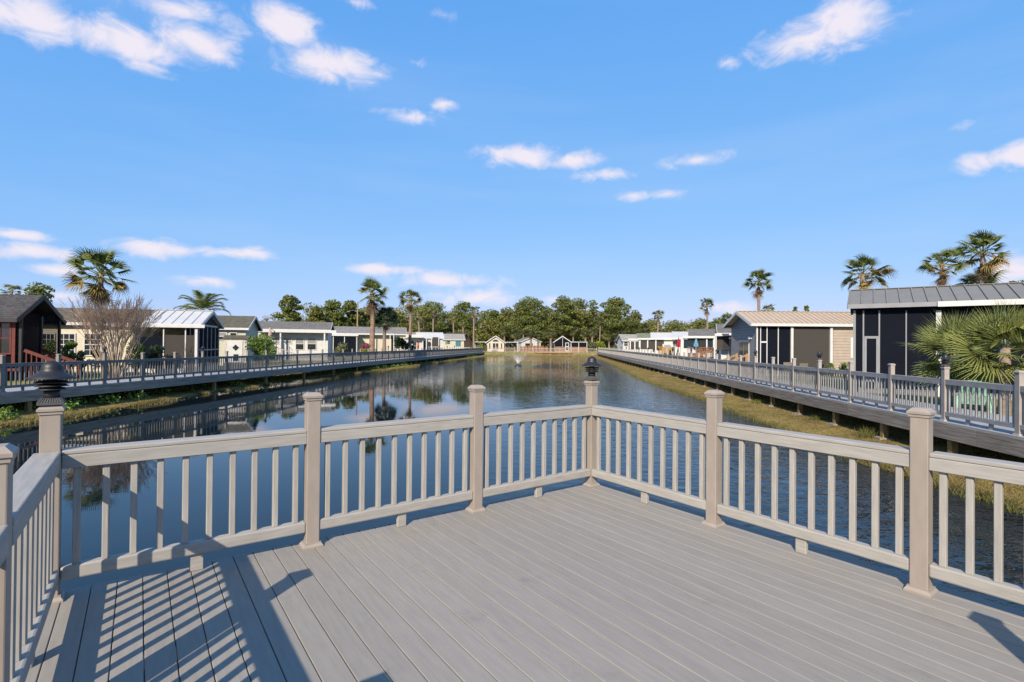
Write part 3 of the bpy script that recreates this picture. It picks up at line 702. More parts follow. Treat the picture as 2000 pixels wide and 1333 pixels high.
# ------------------------------------------------------------------ houses
class House:
    """local x points to the pond (gable end at x = 0), cs is the sign of the side that faces the camera"""

    def __init__(s, label, apex, Y, ang, cs, length, w, z_eave, wall, roof, trim='white', over=.28, gz=LAWN - .1, gable=None, ribs=0, metal_from=None, metal='metalwhite', gover=None):
        P = at_depth(apex[0], apex[1], Y); s.zr = P.z; s.cs = cs; s.w = w; s.len = length; s.ze = z_eave; s.gz = gz
        s.O = Vector((P.x, P.y, 0)); s.ang = R(ang); s.ex = Vector((math.cos(s.ang), math.sin(s.ang), 0)); s.ey = Vector((-s.ex.y, s.ex.x, 0))
        s.go = over if gover is None else gover
        s.O -= s.ex * s.go
        s.root = thing('house', label, 'house', s.O, s.ang)
        h = w / 2; ze, zr = z_eave, s.zr
        MB().prism([(-h, gz), (h, gz), (h, ze - .02), (0, zr - .14), (-h, ze - .02)], -length, 0).build('wall', M[wall], s.root)
        if gable: MB().prism([(-h + .02, ze - .02), (h - .02, ze - .02), (0, zr - .2)], 0.001, .03).build('gable_panel', M[gable], s.root)
        sl = (zr - ze) / h; e = h + over; ze2 = zr - sl * e
        s.sl, s.e, s.ze2 = sl, e, ze2
        for sg in (-1, 1):
            spans = [(-length - .2, s.go, roof)] if metal_from is None else [(-length - .2, metal_from, roof), (metal_from, s.go, metal)]
            for (xa, xb, rm) in spans:
                poly = [(0, zr), (0, zr - .07), (sg * e, ze2 - .07), (sg * e, ze2)]
                if sg < 0: poly = poly[::1]
                else: poly = poly[::-1]
                rf = MB().prism(poly, xa, xb).build('roof_slope', M[rm], s.root)
                if rm.startswith('metal'):
                    nr = max(2, int((xb - xa) / (.42 if ribs == 0 else ribs)))
                    if sg == cs:
                        rb = MB().beam((0, 0, zr + .02), (0, sg * e, ze2 + .02), .05, .05).mesh('roof_rib', M[rm])
                        for i in range(nr + 1): inst('roof_rib', rb, rf, (xa + .03 + (xb - xa - .06) * i / nr, 0, 0))
                    MB().beam((xa, 0, zr + .015), (xb, 0, zr + .015), .22, .03).build('ridge_cap', M[rm], rf) if sg == cs else None
            f = MB().box(-length - .2, sg * (e + .002) if sg > 0 else sg * (e + .03), ze2 - .17, s.go, sg * (e + .03) if sg > 0 else sg * (e + .002), ze2 + .005)
            f.build('fascia', M[trim], s.root)
            MB().beam((s.go + .016, 0, zr - .09), (s.go + .016, sg * (e + .02), ze2 - .09), .03, .2).build('gable_trim', M[trim], s.root)
            MB().box(-length - .1, min(sg * h, sg * e), ze2 - .14, s.go - .02, max(sg * h, sg * e), ze2 - .12).build('soffit', M[trim], s.root)

    def plane(s, px, py, off):
        D = ray(px, py); y = s.cs * (s.w / 2 + off)
        o = Vector((0, 0, EYE)) - s.O
        k = (y - o.dot(s.ey)) / D.dot(s.ey)
        p = o + D * k
        return p.dot(s.ex), p.z

    def rect(s, r, off):
        x0, _ = s.plane(r[0], (r[1] + r[3]) / 2, off); x1, _ = s.plane(r[2], (r[1] + r[3]) / 2, off)
        xm = (r[0] + r[2]) / 2
        _, z0 = s.plane(xm, r[3], off); _, z1 = s.plane(xm, r[1], off)
        return min(x0, x1), max(x0, x1), z0, z1

    def slab(s, name, r, mat, off=0.0, th=.04, parent=None, z0=None, z1=None):
        a, b, c, d = s.rect(r, off)
        c = c if z0 is None else z0; d = d if z1 is None else z1
        y = s.cs * (s.w / 2 + off); y2 = y + s.cs * th
        return MB().box(a, min(y, y2), c, b, max(y, y2), d).build(name, M[mat], parent or s.root)

    def window(s, r, glass='glass', lower=None, off=.004, nx=2, nz=2, frame='white'):
        a, b, c, d = s.rect(r, off)
        w = thing_part('window', s.root)
        y = s.cs * (s.w / 2 + off); n = s.cs
        t = .06
        fm = MB()
        for (x0, x1, z0, z1) in ((a - t, b + t, d, d + t), (a - t, b + t, c - t, c), (a - t, a, c, d), (b, b + t, c, d)):
            fm.box(x0, min(y, y + n * .05), z0, x1, max(y, y + n * .05), z1)
        fo_ = fm.build('window', M[frame], s.root)
        zm = (c + d) / 2
        MB().box(a, min(y, y + n * .012), c, b, max(y, y + n * .012), zm).build('pane', M[lower or glass], fo_)
        MB().box(a, min(y, y + n * .012), zm + .001, b, max(y, y + n * .012), d).build('pane', M[glass], fo_)
        mm = MB().box(a, min(y + n * .014, y + n * .04), zm - .025, b, max(y + n * .014, y + n * .04), zm + .025)
        for i in range(1, nx): mm.box(a + (b - a) * i / nx - .014, min(y + n * .013, y + n * .032), c, a + (b - a) * i / nx + .014, max(y + n * .013, y + n * .032), d)
        if nz > 1:
            for z in (c + (zm - c) * .5, zm + (d - zm) * .5): mm.box(a, min(y + n * .0135, y + n * .03), z - .012, b, max(y + n * .0135, y + n * .03), z + .012)
        mm.build('muntin', M[frame], fo_)
        return fo_

    def post(s, px, ytop, off, w=.1, mat='white', z0=None):
        x, z = s.plane(px, ytop, off); y = s.cs * (s.w / 2 + off)
        return MB().box(x - w / 2, y - w / 2, s.gz if z0 is None else z0, x + w / 2, y + w / 2, z).build('porch_post', M[mat], s.root)

    def awning(s, pxl, pxr, ytop, ybot, depth, mat='metalwhite', fasc='white', ribs=True):
        """flat sheet roof sloping gently from the wall towards the camera"""
        xa, _ = s.plane(pxl, ybot, depth); xb, z0 = s.plane(pxr, ybot, depth); _, z1 = s.plane((pxl + pxr) / 2, ytop, depth)
        xa, xb = min(xa, xb), max(xa, xb)
        y0 = s.cs * (s.w / 2 - .05); y1 = s.cs * (s.w / 2 + depth)
        zi = s.ze2 - .12
        a = MB().hexa([(xa, y0, zi - .05), (xb, y0, zi - .05), (xb, y1, z1 - .05), (xa, y1, z1 - .05), (xa, y0, zi), (xb, y0, zi), (xb, y1, z1), (xa, y1, z1)] if s.cs > 0 else
                      [(xa, y1, z1 - .05), (xb, y1, z1 - .05), (xb, y0, zi - .05), (xa, y0, zi - .05), (xa, y1, z1), (xb, y1, z1), (xb, y0, zi), (xa, y0, zi)]).build('awning', M[mat], s.root)
        n = s.cs * .04
        MB().box(xa, min(y1 + n * .05, y1 + n), z0, xb, max(y1 + n * .05, y1 + n), z1 + .02).build('awning_fascia', M[fasc], a)
        if ribs:
            rb = MB().beam((0, y0, zi + .012), (0, y1, z1 + .012), .04, .03).mesh('awning_rib', M[mat])
            k = int((xb - xa) / .45)
            for i in range(k + 1): inst('awning_rib', rb, a, (xa + .03 + (xb - xa - .06) * i / max(1, k), 0, 0))
        return a


def thing_part(name, parent): return None


def boxes(parent, name, mat, lst):
    for b in lst: MB().box(*b).build(name, M[mat], parent)


# --- left bank, from the near end
h = House('dark red cabin with charcoal roof and a black screened porch', (85, 577), 24.8, 13.9, -1, 9, 2.9, 2.92, 'redwood', 'roofdark', trim='darktrim', over=.35, gover=.9)
h.slab('corner_board', (24, 612, 31, 712), 'redpaint', .003, .05); h.slab('corner_board', (-6, 612, 0, 712), 'redpaint', .003, .05)
h.window((2, 632, 20, 690), nx=1, nz=1, frame='redpaint')
# screened end porch under the gable
for y in (-1.42, 0, 1.42): MB().box(.78, y - .05, LAWN, .88, y + .05, 2.85).build('porch_post', M['darktrim'], h.root)
MB().box(.02, -1.40, .55, .8, -1.385, 2.8).build('porch_screen', M['screenopen'], h.root)
MB().box(.815, -1.36, .55, .83, -.06, 2.95).build('porch_screen', M['screenopen'], h.root); MB().box(.815, .06, .55, .83, 1.36, 2.95).build('porch_screen', M['screenopen'], h.root)
MB().box(0.001, -1.4, .30, .9, 1.4, .42).build('porch_floor', M['redpaint'], h.root)
st = thing('timber_stairs', 'dark red timber stairs with slanted handrails beside the red cabin', 'stairs', h.O + h.ex * .95, h.ang)
for i in range(4): MB().box(.02 + .28 * i, -1.35, .30 - .12 * i - .04, .29 + .28 * i, -.15, .30 - .12 * i).build('tread', M['redpaint'], st)
for y in (-1.38, -.12):
    MB().beam((0, y, 1.25), (1.5, y, .62), .05, .14).build('handrail', M['redpaint'], st)
    for i in range(7): MB().box(.06 + .2 * i, y - .02, LAWN - .05, .1 + .2 * i, y + .02, 1.2 - .088 * i).build('baluster', M['redpaint'], st)
    MB().box(1.46, y - .05, LAWN - .05, 1.55, y + .05, .72).build('newel', M['redpaint'], st)

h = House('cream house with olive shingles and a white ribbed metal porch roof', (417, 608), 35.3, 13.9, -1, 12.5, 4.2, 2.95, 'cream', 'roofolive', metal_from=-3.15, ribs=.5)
h.awning(212, 400, 634, 641, 2.3)
for r in ((84, 653, 106, 694), (114, 653, 146, 694), (166, 653, 197, 694)): h.window(r, nx=3, nz=2)
h.slab('porch_screen', (322, 655, 380, 700), 'shade', 2.1, .02, z0=0.05); h.slab('porch_screen', (262, 658, 318, 700), 'screen', 2.1, .02, z0=.05)
for x in (320,): h.post(x, 640, 2.15, .06)
h.post(384, 640, 2.15, .14)
h.slab('door', (300, 646, 314, 698), 'greytrim', .003, .05); h.slab('window', (362, 645, 376, 655), 'glass', .003, .03)
ex = .05
for i in range(3): MB().box(-.02, -2.1 - 2.1 + .7 * i + .03, .05, .0, -2.1 - 2.1 + .7 * i + .67, 2.7).build('porch_screen', M['screen'], h.root)
for i in range(4): MB().box(-.03, -4.2 + .7 * i - .03, LAWN - .1, .03, -4.2 + .7 * i + .03, 2.72).build('screen_post', M['white'], h.root)
for i in range(5): MB().box(.004, -2.08 + .83 * i, .08, .02, -1.29 + .83 * i, 2.72).build('porch_screen', M['screen'], h.root)
for i in range(6): MB().box(.022, -2.12 + .83 * i, LAWN - .1, .07, -2.05 + .83 * i, 2.8).build('screen_post', M['greytrim'], h.root)
MB().box(.022, -2.04, 1.15, .06, 2.04, 1.22).build('screen_rail', M['greytrim'], h.root)
MB().prism([(-2.0, 2.86), (2.0, 2.86), (0, h.zr - .25)], .004, .02).build('gable_panel', M['interior'], h.root)  # near-black panel paints the shade over this grey gable triangle
MB().box(-4.0, -4.32, LAWN - .1, .05, -4.22, .08).build('skirting', M['white'], h.root)
MB().box(-6.6, 0.6, h.zr - .02 - h.sl * 1.2, -6.1, 1.0, h.zr - h.sl * .5 + .1).build('roof_vent', M['greytrim'], h.root) if False else MB().box(-9.0, -1.1, h.zr - h.sl * 1.0 - .05, -8.5, -.8, h.zr - h.sl * .8 + .1).build('roof_vent', M['white'], h.root)

h = House('sage house with weathered olive shingles next to the white metal porch roof', (500, 618), 44, 13.9, -1, 11, 4.2, 3.0, 'sage', 'roofolive')
h.window((428, 651, 442, 664), 'blind', 'glass', nx=1, nz=1); h.window((450, 651, 462, 664), nx=1, nz=1)
shed = thing('garden_shed', 'small cream shed with a diamond window in its door', 'shed', at_depth(459, 700, 41) * 1.0, h.ang)
shed.location.z = LAWN - .05
boxes(shed, 'wall', 'dooroff', [(-.85, 0, 0, .85, 1.4, 2.2)])
MB().prism([(-.1, 2.2), (1.5, 2.2), (.7, 2.5)], -.95, .95).build('roof', M['roofolive'], shed)
dr = MB().box(-.55, -.04, .08, .55, -.002, 2.0).build('door', M['white'], shed)
MB().prism([(0, 0), (.25, .25), (0, .5), (-.25, .25)], 0, .02).build('diamond_window', M['glass'], dr, loc=(.05, -.042, 1.25), rz=-math.pi / 2)
for z in (.75, .45): MB().box(-.1, -.06, z, .25, -.042, z + .22).build('plaque', M['glass'], dr)

h = House('white house with grey shingles, a white sheet awning and a row of windows', (650, 630), 58, 13.9, -1, 13, 4.2, 3.25, 'whitesiding', 'roofgrey')
h.awning(500, 657, 645, 651, 1.0, ribs=False)
for r in ((533, 661, 546, 672), (553, 661, 569, 671)): h.window(r, 'blind', 'blind', nx=1, nz=1)
for r in ((578, 661, 593, 683), (601, 661, 617, 683)): h.window(r, 'blind', 'glass', nx=1, nz=1)
for x in (548, 634): h.post(x, 651, .9, .14)
dk = thing('timber_deck', 'small grey timber deck with slanted stair rail at the white house', 'deck', h.O + h.ex * (-7.0) - h.ey * 2.1, h.ang)
MB().box(-1.2, -2.0, .2, 2.2, -.02, .3).build('floor', M['palewood'], dk)
for (a, b) in ((-1.2, 2.2),):
    MB().box(a, -2.06, 1.2, b, -1.98, 1.28).build('top_rail', M['palewood'], dk)
for i in range(15): MB().box(-1.18 + .24 * i, -2.04, .15, -1.13 + .24 * i, -2.0, 1.2).build('baluster', M['palewood'], dk)
for x in (-1.2, .5, 2.2): MB().box(x - .06, -2.1, LAWN - .05, x + .06, -1.98, 1.32).build('post', M['palewood'], dk)
MB().beam((2.2, -2.02, 1.25), (4.0, -2.02, .55), .08, .08).build('handrail', M['palewood'], dk)
for i in range(7): MB().box(2.4 + .24 * i, -2.04, LAWN, 2.45 + .24 * i, -2.0, 1.18 - .093 * i).build('baluster', M['palewood'], dk)


def umbrella(label, u, vtop, vbot, Y, mat, arm=False):
    P = at_depth(u, vtop, Y); zb = at_depth(u, vbot, Y).z
    t = thing('patio_umbrella', label, 'umbrella', (P.x, P.y, LAWN)); H = P.z - LAWN; hb = zb - LAWN
    n = 16; b = MB()
    prof = [(.04, H), (.10, H - .12), (.15, H - .5), (.17, (H + hb) / 2), (.21, hb + .1), (.16, hb)]
    for k, (r, z) in enumerate(prof):
        for j in range(n):
            a = 2 * math.pi * j / n; q = r * (1 if j % 2 else .68); b.v.append((q * math.cos(a), q * math.sin(a), z))
    for k in range(len(prof) - 1):
        for j in range(n): b.f.append((k * n + j, k * n + (j + 1) % n, (k + 1) * n + (j + 1) % n, (k + 1) * n + j))
    b.build('folded_canopy', M[mat], t)
    MB().tube((0, 0, 0), (0, 0, H + .08), .025, .025, 8).build('pole', M['palewood'], t)
    MB().lathe([(.25, 0), (.25, .06), (.05, .1)], 12).build('base', M['darktrim'], t)
    MB().lathe([(0, .1), (.05, .05), (0, 0)], 8).build('finial', M['darktrim'], t, loc=(0, 0, H + .05))
    if arm:
        MB().tube((0, 0, H + .02), (.95, .1, H - 1.0), .025, .025, 6).build('arm', M['darktrim'], t)
        MB().tube((.62, .06, 0), (.62, .06, H - .62), .03, .03, 6).build('mast', M['darktrim'], t)
    return t


umbrella('folded beige cantilever umbrella on the deck of the white house', 527.5, 640, 671, 53, 'umbbeige', True)

h = House('cream house with pale grey shingles and a dark screened porch, behind the tall palm', (793, 640), 80, 13.9, -1, 13, 4.4, 3.3, 'creamflat', 'rooflt')
h.awning(636, 700, 654, 657, 3.0, ribs=False); h.awning(700, 770, 652, 655, .7, ribs=False)
h.slab('porch_screen', (640, 657, 694, 690), 'screen', 2.8, .02, z0=.1)
for x in (637, 651, 673, 697): h.post(x, 656, 2.85, .1)
for r in ((722, 658, 731, 690), ): h.slab('recess', r, 'interior', .003, .02)
for x in (731, 762, 769): h.post(x, 655, .65, .12)
h.slab('door', (764, 658, 768, 690), 'interior', .003, .02)
MB().box(-.02, -1.4, .2, .01, 1.4, 2.6).build('end_window', M['glass'], h.root)

h = House('white house with striped white metal roof, an orange banner and teal window trim', (865, 650), 105, 13.9, -1, 9.5, 4.4, 3.1, 'whitesiding', 'rooflt', metal_from=-5.2, ribs=.9)
h.awning(793, 826, 654, 660, 1.2, ribs=False)
h.window((795, 669, 801, 683), 'glass', nx=1, nz=1); h.window((806, 669, 813, 683), 'glass', nx=1, nz=1)
h.slab('banner', (815, 667, 818.5, 681), 'orange', .03, .02)
h.slab('porch_screen', (845, 659, 856, 684), 'shade', .3, .02); h.slab('porch_screen', (827, 666, 831, 684), 'screen', .3, .02); h.slab('door', (835, 668, 841, 686), 'interior', .3, .02)
for x in (826, 833, 843, 857): h.post(x, 659, .35, .16)
MB().box(-2.9, -2.55, 1.1, -.1, -2.5, 1.2).build('screen_rail', M['white'], h.root)

h = House('low pale shingled house with turquoise doors beside the brown gabled hut', (906, 653), 125, 13.9, -1, 8, 4.4, 3.0, 'creamflat', 'roofpale')
h.window((873, 666, 879, 672), nx=1, nz=1); h.slab('shutter', (870, 665, 873, 673), 'teal', .01, .04); h.slab('door', (886, 664, 889, 680), 'mint', .01, .04); h.slab('door', (890, 664, 900, 677), 'teal', .01, .04)
wd = thing('white_deck', 'white railed porch deck at the low house with turquoise doors', 'deck', h.O - h.ey * 3.6 + h.ex * -1.0, h.ang)
for z in (.9, .35): MB().box(-2.2, -.04, z, 2.0, .04, z + .1).build('rail', M['white'], wd)
for i in range(6): MB().box(-2.2 + .8 * i, -.05, LAWN - .05, -2.1 + .8 * i, .05, 1.0).build('post', M['white'], wd)
MB().beam((2.0, 0, .95), (3.4, 0, .3), .08, .1).build('handrail', M['white'], wd); MB().box(-2.2, .05, .1, 2.0, 1.6, .2).build('floor', M['palewood'], wd)

h = House('brown gabled hut with steep dark roof next to the slender palm', (911, 650), 131, -32, -1, 6, 6.6, 1.0, 'brownsiding', 'roofdark', trim='brownwood', over=.3)
MB().box(.004, -1.9, 1.1, .05, -.9, 2.0).build('window', M['glass'], h.root)

# --- right bank
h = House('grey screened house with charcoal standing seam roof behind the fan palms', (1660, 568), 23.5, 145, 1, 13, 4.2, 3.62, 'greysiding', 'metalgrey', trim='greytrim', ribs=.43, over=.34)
h.slab('screen_wall', (1668, 608, 2080, 760), 'screen', .012, .015, z0=-.05, z1=3.4)
a, _ = h.plane(1831, 600, .34)
MB().box(-14, 2.1 + .385, h.ze2 - .19, a, 2.1 + .425, h.ze2 + .01).build('white_beam', M['white'], h.root)
for x, w in ((1669, .09), (1686.5, .05), (1717.5, .05), (1770, .04), (1833, .16), (1960, .1)): h.post(x, 607, .05, w, 'white' if w > .1 else 'greytrim', z0=-.2)
dr = h.slab('screen_door', (1688, 660, 1716, 737), 'screen', .04, .02, z0=.0)
a, b, c, d = h.rect((1688, 657, 1716, 737), .06); y = 2.1 + .065; c = 0
for q in ((a, y, d - .1, b, y + .03, d), (a, y, c, a + .08, y + .03, d - .101), (b - .08, y, c, b, y + .03, d - .101), (a + .081, y, c + .3, b - .081, y + .03, c + .4)): MB().box(*q).build('door_frame', M['greytrim'], dr)
MB().box(-13, 2.13, LAWN - .2, -.02, 2.16, .05).build('block_skirting', M['greysiding'], h.root)
MB().box(-13, 2.2, .52, -6.0, 2.24, .62).build('sill_rail', M['cream'], h.root)

h = House('grey sided house with tan metal roof, screened porch and timber stairs', (1438, 608.5), 36, 178, 1, 12, 4.3, 3.36, 'greysiding', 'metaltan', trim='white', ribs=.33, over=.3, gover=.5)
h.slab('side_wall', (1627, 628, 1700, 735), 'tansiding', .004, .03, z0=-.2, z1=3.2)
for (x0, x1) in ((1480, 1485), (1486, 1497), (1499, 1519), (1521, 1544)): h.slab('porch_screen', (x0, 634, x1, 716), 'screen', .02, .015, z0=-.05, z1=3.2)
h.slab('sun_shade', (1550, 642, 1619, 716), 'shade', .06, .015, z0=-.05); h.slab('shade_valance', (1550, 633, 1619, 641.5), 'interior', .04, .02)
for x, w in ((1478.5, .09), (1485.5, .05), (1498, .05), (1520, .05), (1546.5, .15), (1623, .16)): h.post(x, 633, .08, w)
a, b, c, d = h.rect((1486, 667, 1498, 716), .1); y = 2.15 + .09
dr = MB().box(a, y, d - .1, b, y + .03, d).build('screen_door', M['white'], h.root); MB().box(a, y, .25, b, y + .03, .35).build('door_rail', M['white'], dr)
h.slab('window', (1661, 660, 1672, 700), 'white', .04, .03)
# sliding glass door and siding on the gable facing the pond
fo_ = MB().box(.004, -.65, .1, .05, 1.0, 2.15).build('sliding_door', M['white'], h.root)
for (a, b) in ((-.58, .15), (.22, .93)): MB().box(.052, a, .18, .06, b, 2.07).build('pane', M['glass'], fo_)
fl = MB().box(.01, 1.28, 2.25, .08, 1.4, 2.35).build('floodlight', M['white'], h.root)
MB().tube((.08, 1.34, 2.32), (.22, 1.42, 2.26), .05, .07, 8).build('lamp_head', M['white'], fl); MB().tube((.08, 1.34, 2.32), (.2, 1.28, 2.40), .05, .07, 8).build('lamp_head', M['white'], fl)
HR2 = h


def rail_deck(label, Pa, Pb, mat, z0, hgt, depth, n=22, group=None):
    """raised timber deck: Pa..Pb is its railed edge facing the boardwalk side"""
    d = (Pb - Pa); L = math.hypot(d.x, d.y); a = math.atan2(d.y, d.x)
    t = thing('timber_deck', label, 'deck', (Pa.x, Pa.y, 0), a, group)
    MB().box(0, -depth, z0 - .12, L, -.001, z0).build('floor', M[mat], t)
    MB().box(0, -.02, z0 + hgt, L, .1, z0 + hgt + .05).build('top_rail', M[mat], t); MB().box(0, .005, z0 + .1, L, .045, z0 + .19).build('bottom_rail', M[mat], t)
    bm = MB().box(-.022, .0, z0 - .1, .022, .04, z0 + hgt).mesh('baluster', M[mat])
    for i in range(n): inst('baluster', bm, t, ((i + .5) / n * L, .047, 0))
    for x in (0.0, L / 2, L): MB().box(x - .055, .09, LAWN - .2, x + .055, .2, z0 + hgt + .1).build('post', M[mat], t)
    return t, L


def stairs(t, x, y, dx, dy, z0, mat, n=5):
    """straight flight leaving (x, y) along (dx, dy), handrail on both sides"""
    v = Vector((dx, dy, 0)).normalized(); s_ = Vector((-v.y, v.x, 0))
    for sg in (-.55, .55):
        p = Vector((x, y, 0)) + s_ * sg
        MB().beam(p + Vector((0, 0, z0 + .95)), p + v * 1.9 + Vector((0, 0, z0 + .05)), .06, .12).build('handrail', M[mat], t)
        for i in range(6): q = p + v * (.1 + .33 * i); MB().box(q.x - .03, q.y - .03, LAWN - .2, q.x + .03, q.y + .03, z0 + .9 - .155 * i).build('baluster', M[mat], t)
    for i in range(n):
        q = Vector((x, y, 0)) + v * (.15 + .3 * i); a = q - s_ * .55; b = q + s_ * .55
        MB().beam((a.x, a.y, z0 - .05 - .13 * i), (b.x, b.y, z0 - .05 - .13 * i), .28, .04).build('tread', M[mat], t)


st = thing('timber_stairs', 'pale timber stairs with two slanted handrails at the sliding door of the tan roofed house', 'stairs', (h.O.x, h.O.y, 0), h.ang)
MB().box(.06, -.9, -.1, 1.1, 1.1, .08).build('landing', M['stairwood'], st)
for (y) in (-.75, .95):
    MB().beam((.15, y, 1.15), (2.3, y, .25), .08, .10).build('handrail', M['stairwood'], st)
    for i in range(6): MB().box(.2 + .4 * i, y - .03, LAWN - .2, .26 + .4 * i, y + .03, 1.1 - .168 * i).build('baluster', M['stairwood'], st)
    MB().box(.1, y - .05, LAWN - .2, .19, y + .05, 1.25).build('newel', M['stairwood'], st)
for i in range(5): MB().box(1.12 + .26 * i, -.7, .0 - .06 * i - .04, 1.37 + .26 * i, .9, .0 - .06 * i).build('tread', M['stairwood'], st)

h = House('white house with weathered grey shingle roof and dark porch, next to the tan roofed house', (1399, 633), 42, 160, 1, 11, 4.2, 2.85, 'whitesiding', 'roofgrey', gover=.3)
h.awning(1396, 1424, 652.5, 656.5, .9, ribs=False); h.slab('porch_screen', (1399, 658, 1424, 684), 'shade', .5, .02); h.slab('porch_screen', (1412, 659, 1423, 684), 'interior', .55, .02)
for x in (1396, 1398): h.post(x, 657, .85, .12)
h = House('white house with grey shingles and blue shaded porch screens', (1344, 643), 52, 161, 1, 11, 4.2, 2.72, 'whitesiding', 'roofgrey', gover=.3)
h.awning(1334, 1396, 657, 661, .9, ribs=False)
for r in ((1335, 663, 1358, 681), (1361, 663, 1379, 681), (1382, 663, 1392, 681)): h.slab('porch_screen', r, 'screenblue', .6, .02)
h.slab('curtain', (1367, 663, 1377, 681), 'interior', .64, .02)
for x in (1334, 1360, 1380.5, 1394): h.post(x, 661, .7, .12)
h = House('white sided house with white metal roof and paned windows behind the red umbrella', (1313, 648.5), 60, 163, 1, 10, 4.2, 2.75, 'whitesiding', 'metalwhite', gover=.3, ribs=.6)
h.awning(1295, 1331, 660.5, 663.5, .8, ribs=False); h.window((1315, 667, 1326, 677), nx=3, nz=2); h.slab('table', (1297, 674, 1310, 680), 'greytrim', .6, .3)
h.post(1331, 663, .7, .16)
h = House('white metal roofed house with long dark screened porch beside the yellow deck', (1271, 650), 74, 165, 1, 10, 4.2, 2.85, 'whitesiding', 'metalwhite', gover=.3, ribs=.8)
h.awning(1246, 1297, 661, 664, .8, ribs=False)
for r in ((1251, 665, 1264, 683), (1266, 665, 1280, 683), (1282, 665, 1294, 680)): h.slab('porch_screen', r, 'shade', .5, .02)
for x in (1250, 1265, 1281): h.post(x, 664, .6, .16)
h = House('small house with faded green shingles and a screened white porch', (1244, 651), 88, 167, 1, 9, 4.2, 3.0, 'whitesiding', 'roofgreen', gover=.3)
h.awning(1227, 1247, 662, 664.5, .8, ribs=False)
for r in ((1232, 667, 1239, 683), (1241, 667, 1247, 683)): h.slab('porch_screen', r, 'shade', .5, .02)
for x in (1231, 1240): h.post(x, 664, .6, .18)
h = House('white gabled house with pale roof where the boardwalk meets the far end', (1209, 653), 111, 183, 1, 9, 4.6, 3.0, 'whitesiding', 'roofpale', gover=.3)
h.window((1219, 668, 1226, 676), nx=1, nz=1); h.slab('porch_screen', (1228, 666, 1236, 682), 'shade', .1, .02)

def wood_deck(label, ul, ur, mat, z0):
    c = at_n(ul, 690, 11.75); Y = c.y; e = at_depth(ur, 690, Y - 2.6)
    t, L = rail_deck(label, e, c, mat, z0, 1.0, 3.0, int(3.4 * (e.x - c.x) * 2) + 6)
    MB().box(L - .06, -3.0, z0 + 1.0, L + .06, -.021, z0 + 1.05).build('top_rail', M[mat], t); MB().box(L - .02, -3.0, z0 + .1, L + .02, -.03, z0 + .19).build('bottom_rail', M[mat], t)
    bm = MB().box(-.02, -.022, z0 - .1, .02, .022, z0 + 1.0).mesh('baluster', M[mat])
    for i in range(18): inst('baluster', bm, t, (L, -.1 - .16 * i, 0))
    MB().box(-.02, -.018, z0 - .3, L + .03, -.004, z0 - .122).build('skirt_board', M[mat], t)
    for x in (L * .25, L * .75): MB().box(x - .045, .09, z0 - .1, x + .045, .18, z0 + 1.04).build('post', M[mat], t)
    return t, L


wood_deck('raised yellow timber deck with slatted railing behind the boardwalk', 1288, 1332, 'yellowwood', .6)
t, L = wood_deck('raised brown timber deck with slatted railing next to the yellow deck', 1346, 1424, 'brownwood', .58)
stairs(t, L * .35, .25, .75, .66, .58, 'brownwood')
MB().box(L * .8, .21, 1.1, L * .8 + .7, .24, 1.5).build('white_notice', M['white'], t)
umbrella('folded red umbrella on the yellow timber deck', 1325.5, 661, 678, 56.2, 'umbred'); umbrella('folded sky blue umbrella on the brown timber deck', 1359.5, 663, 678, 46.2, 'umbblue')

# --- far end
h = House('cream gabled house with arched window facing the pond at the far end', (968, 656), 139, -92, -1, 9, 4.6, 2.6, 'creamflat', 'roofgrey', gover=.4, over=.5)
for (a, b) in ((-.75, -.06), (.06, .75)):
    f = MB().box(.004, a - .06, .55, .05, b + .06, 2.15).build('window', M['white'], h.root); MB().box(.051, a, .6, .058, b, 2.1).build('pane', M['glass'], f)
for (a, b) in ((-1.75, -1.45), (1.45, 1.75)): MB().box(.004, a, .6, .04, b, 2.1).build('side_window', M['glass'], h.root)
arch = MB(); arch.prism([(.8 * math.cos(k * math.pi / 8), 2.55 + .55 * math.sin(k * math.pi / 8)) for k in range(9)], .004, .04); arch.build('arched_window', M['glass'], h.root)
MB().box(.004, -2.25, LAWN - .1, .03, 2.25, .3).build('skirting', M['white'], h.root)
for sg in (-1, 1):
    MB().box(-4, min(sg * 2.8, sg * 6.2), 2.35, -.5, max(sg * 2.8, sg * 6.2), 2.5).build('carport_roof', M['white'], h.root)
    for x in (-.7, -3.8): MB().box(x, sg * 6.0 - .08, LAWN - .1, x + .16, sg * 6.0 + .08, 2.35).build('porch_post', M['white'], h.root)
h = House('screened gabled house with white trim and rust railing at the far end', (1099, 656.5), 139, -92, -1, 8, 4.4, 2.75, 'greysiding', 'roofgrey', gover=.4, over=.3)
MB().prism([(-2.1, 1.35), (2.1, 1.35), (2.1, 2.6), (0, 3.8), (-2.1, 2.6)], .004, .02).build('porch_screen', M['screen'], h.root)
MB().box(.004, -2.1, .2, .03, 2.1, 1.34).build('porch_panel', M['brownwood'], h.root)
MB().box(.025, -.03, 1.3, .08, .06, 3.85).build('mullion', M['white'], h.root)
dr = MB().box(.03, .75, .1, .07, 1.75, 2.45).build('door', M['white'], h.root)
for z in (.35, 1.45): MB().box(.071, .9, z, .08, 1.6, z + .85).build('pane', M['glass'], dr)
an = MB().box(-1.5, 2.2, 2.55, .2, 6.8, 2.7).build('porch_roof', M['white'], h.root)
MB().box(-.05, 2.25, 1.3, -.03, 6.5, 2.54).build('porch_screen', M['screen'], h.root); MB().box(-.05, 2.25, .1, -.02, 6.5, 1.29).build('porch_panel', M['brownwood'], h.root)
for y in (2.25, 4.3, 6.5): MB().box(-.06, y, LAWN - .1, .06, y + .14, 2.55).build('porch_post', M['white'], h.root)
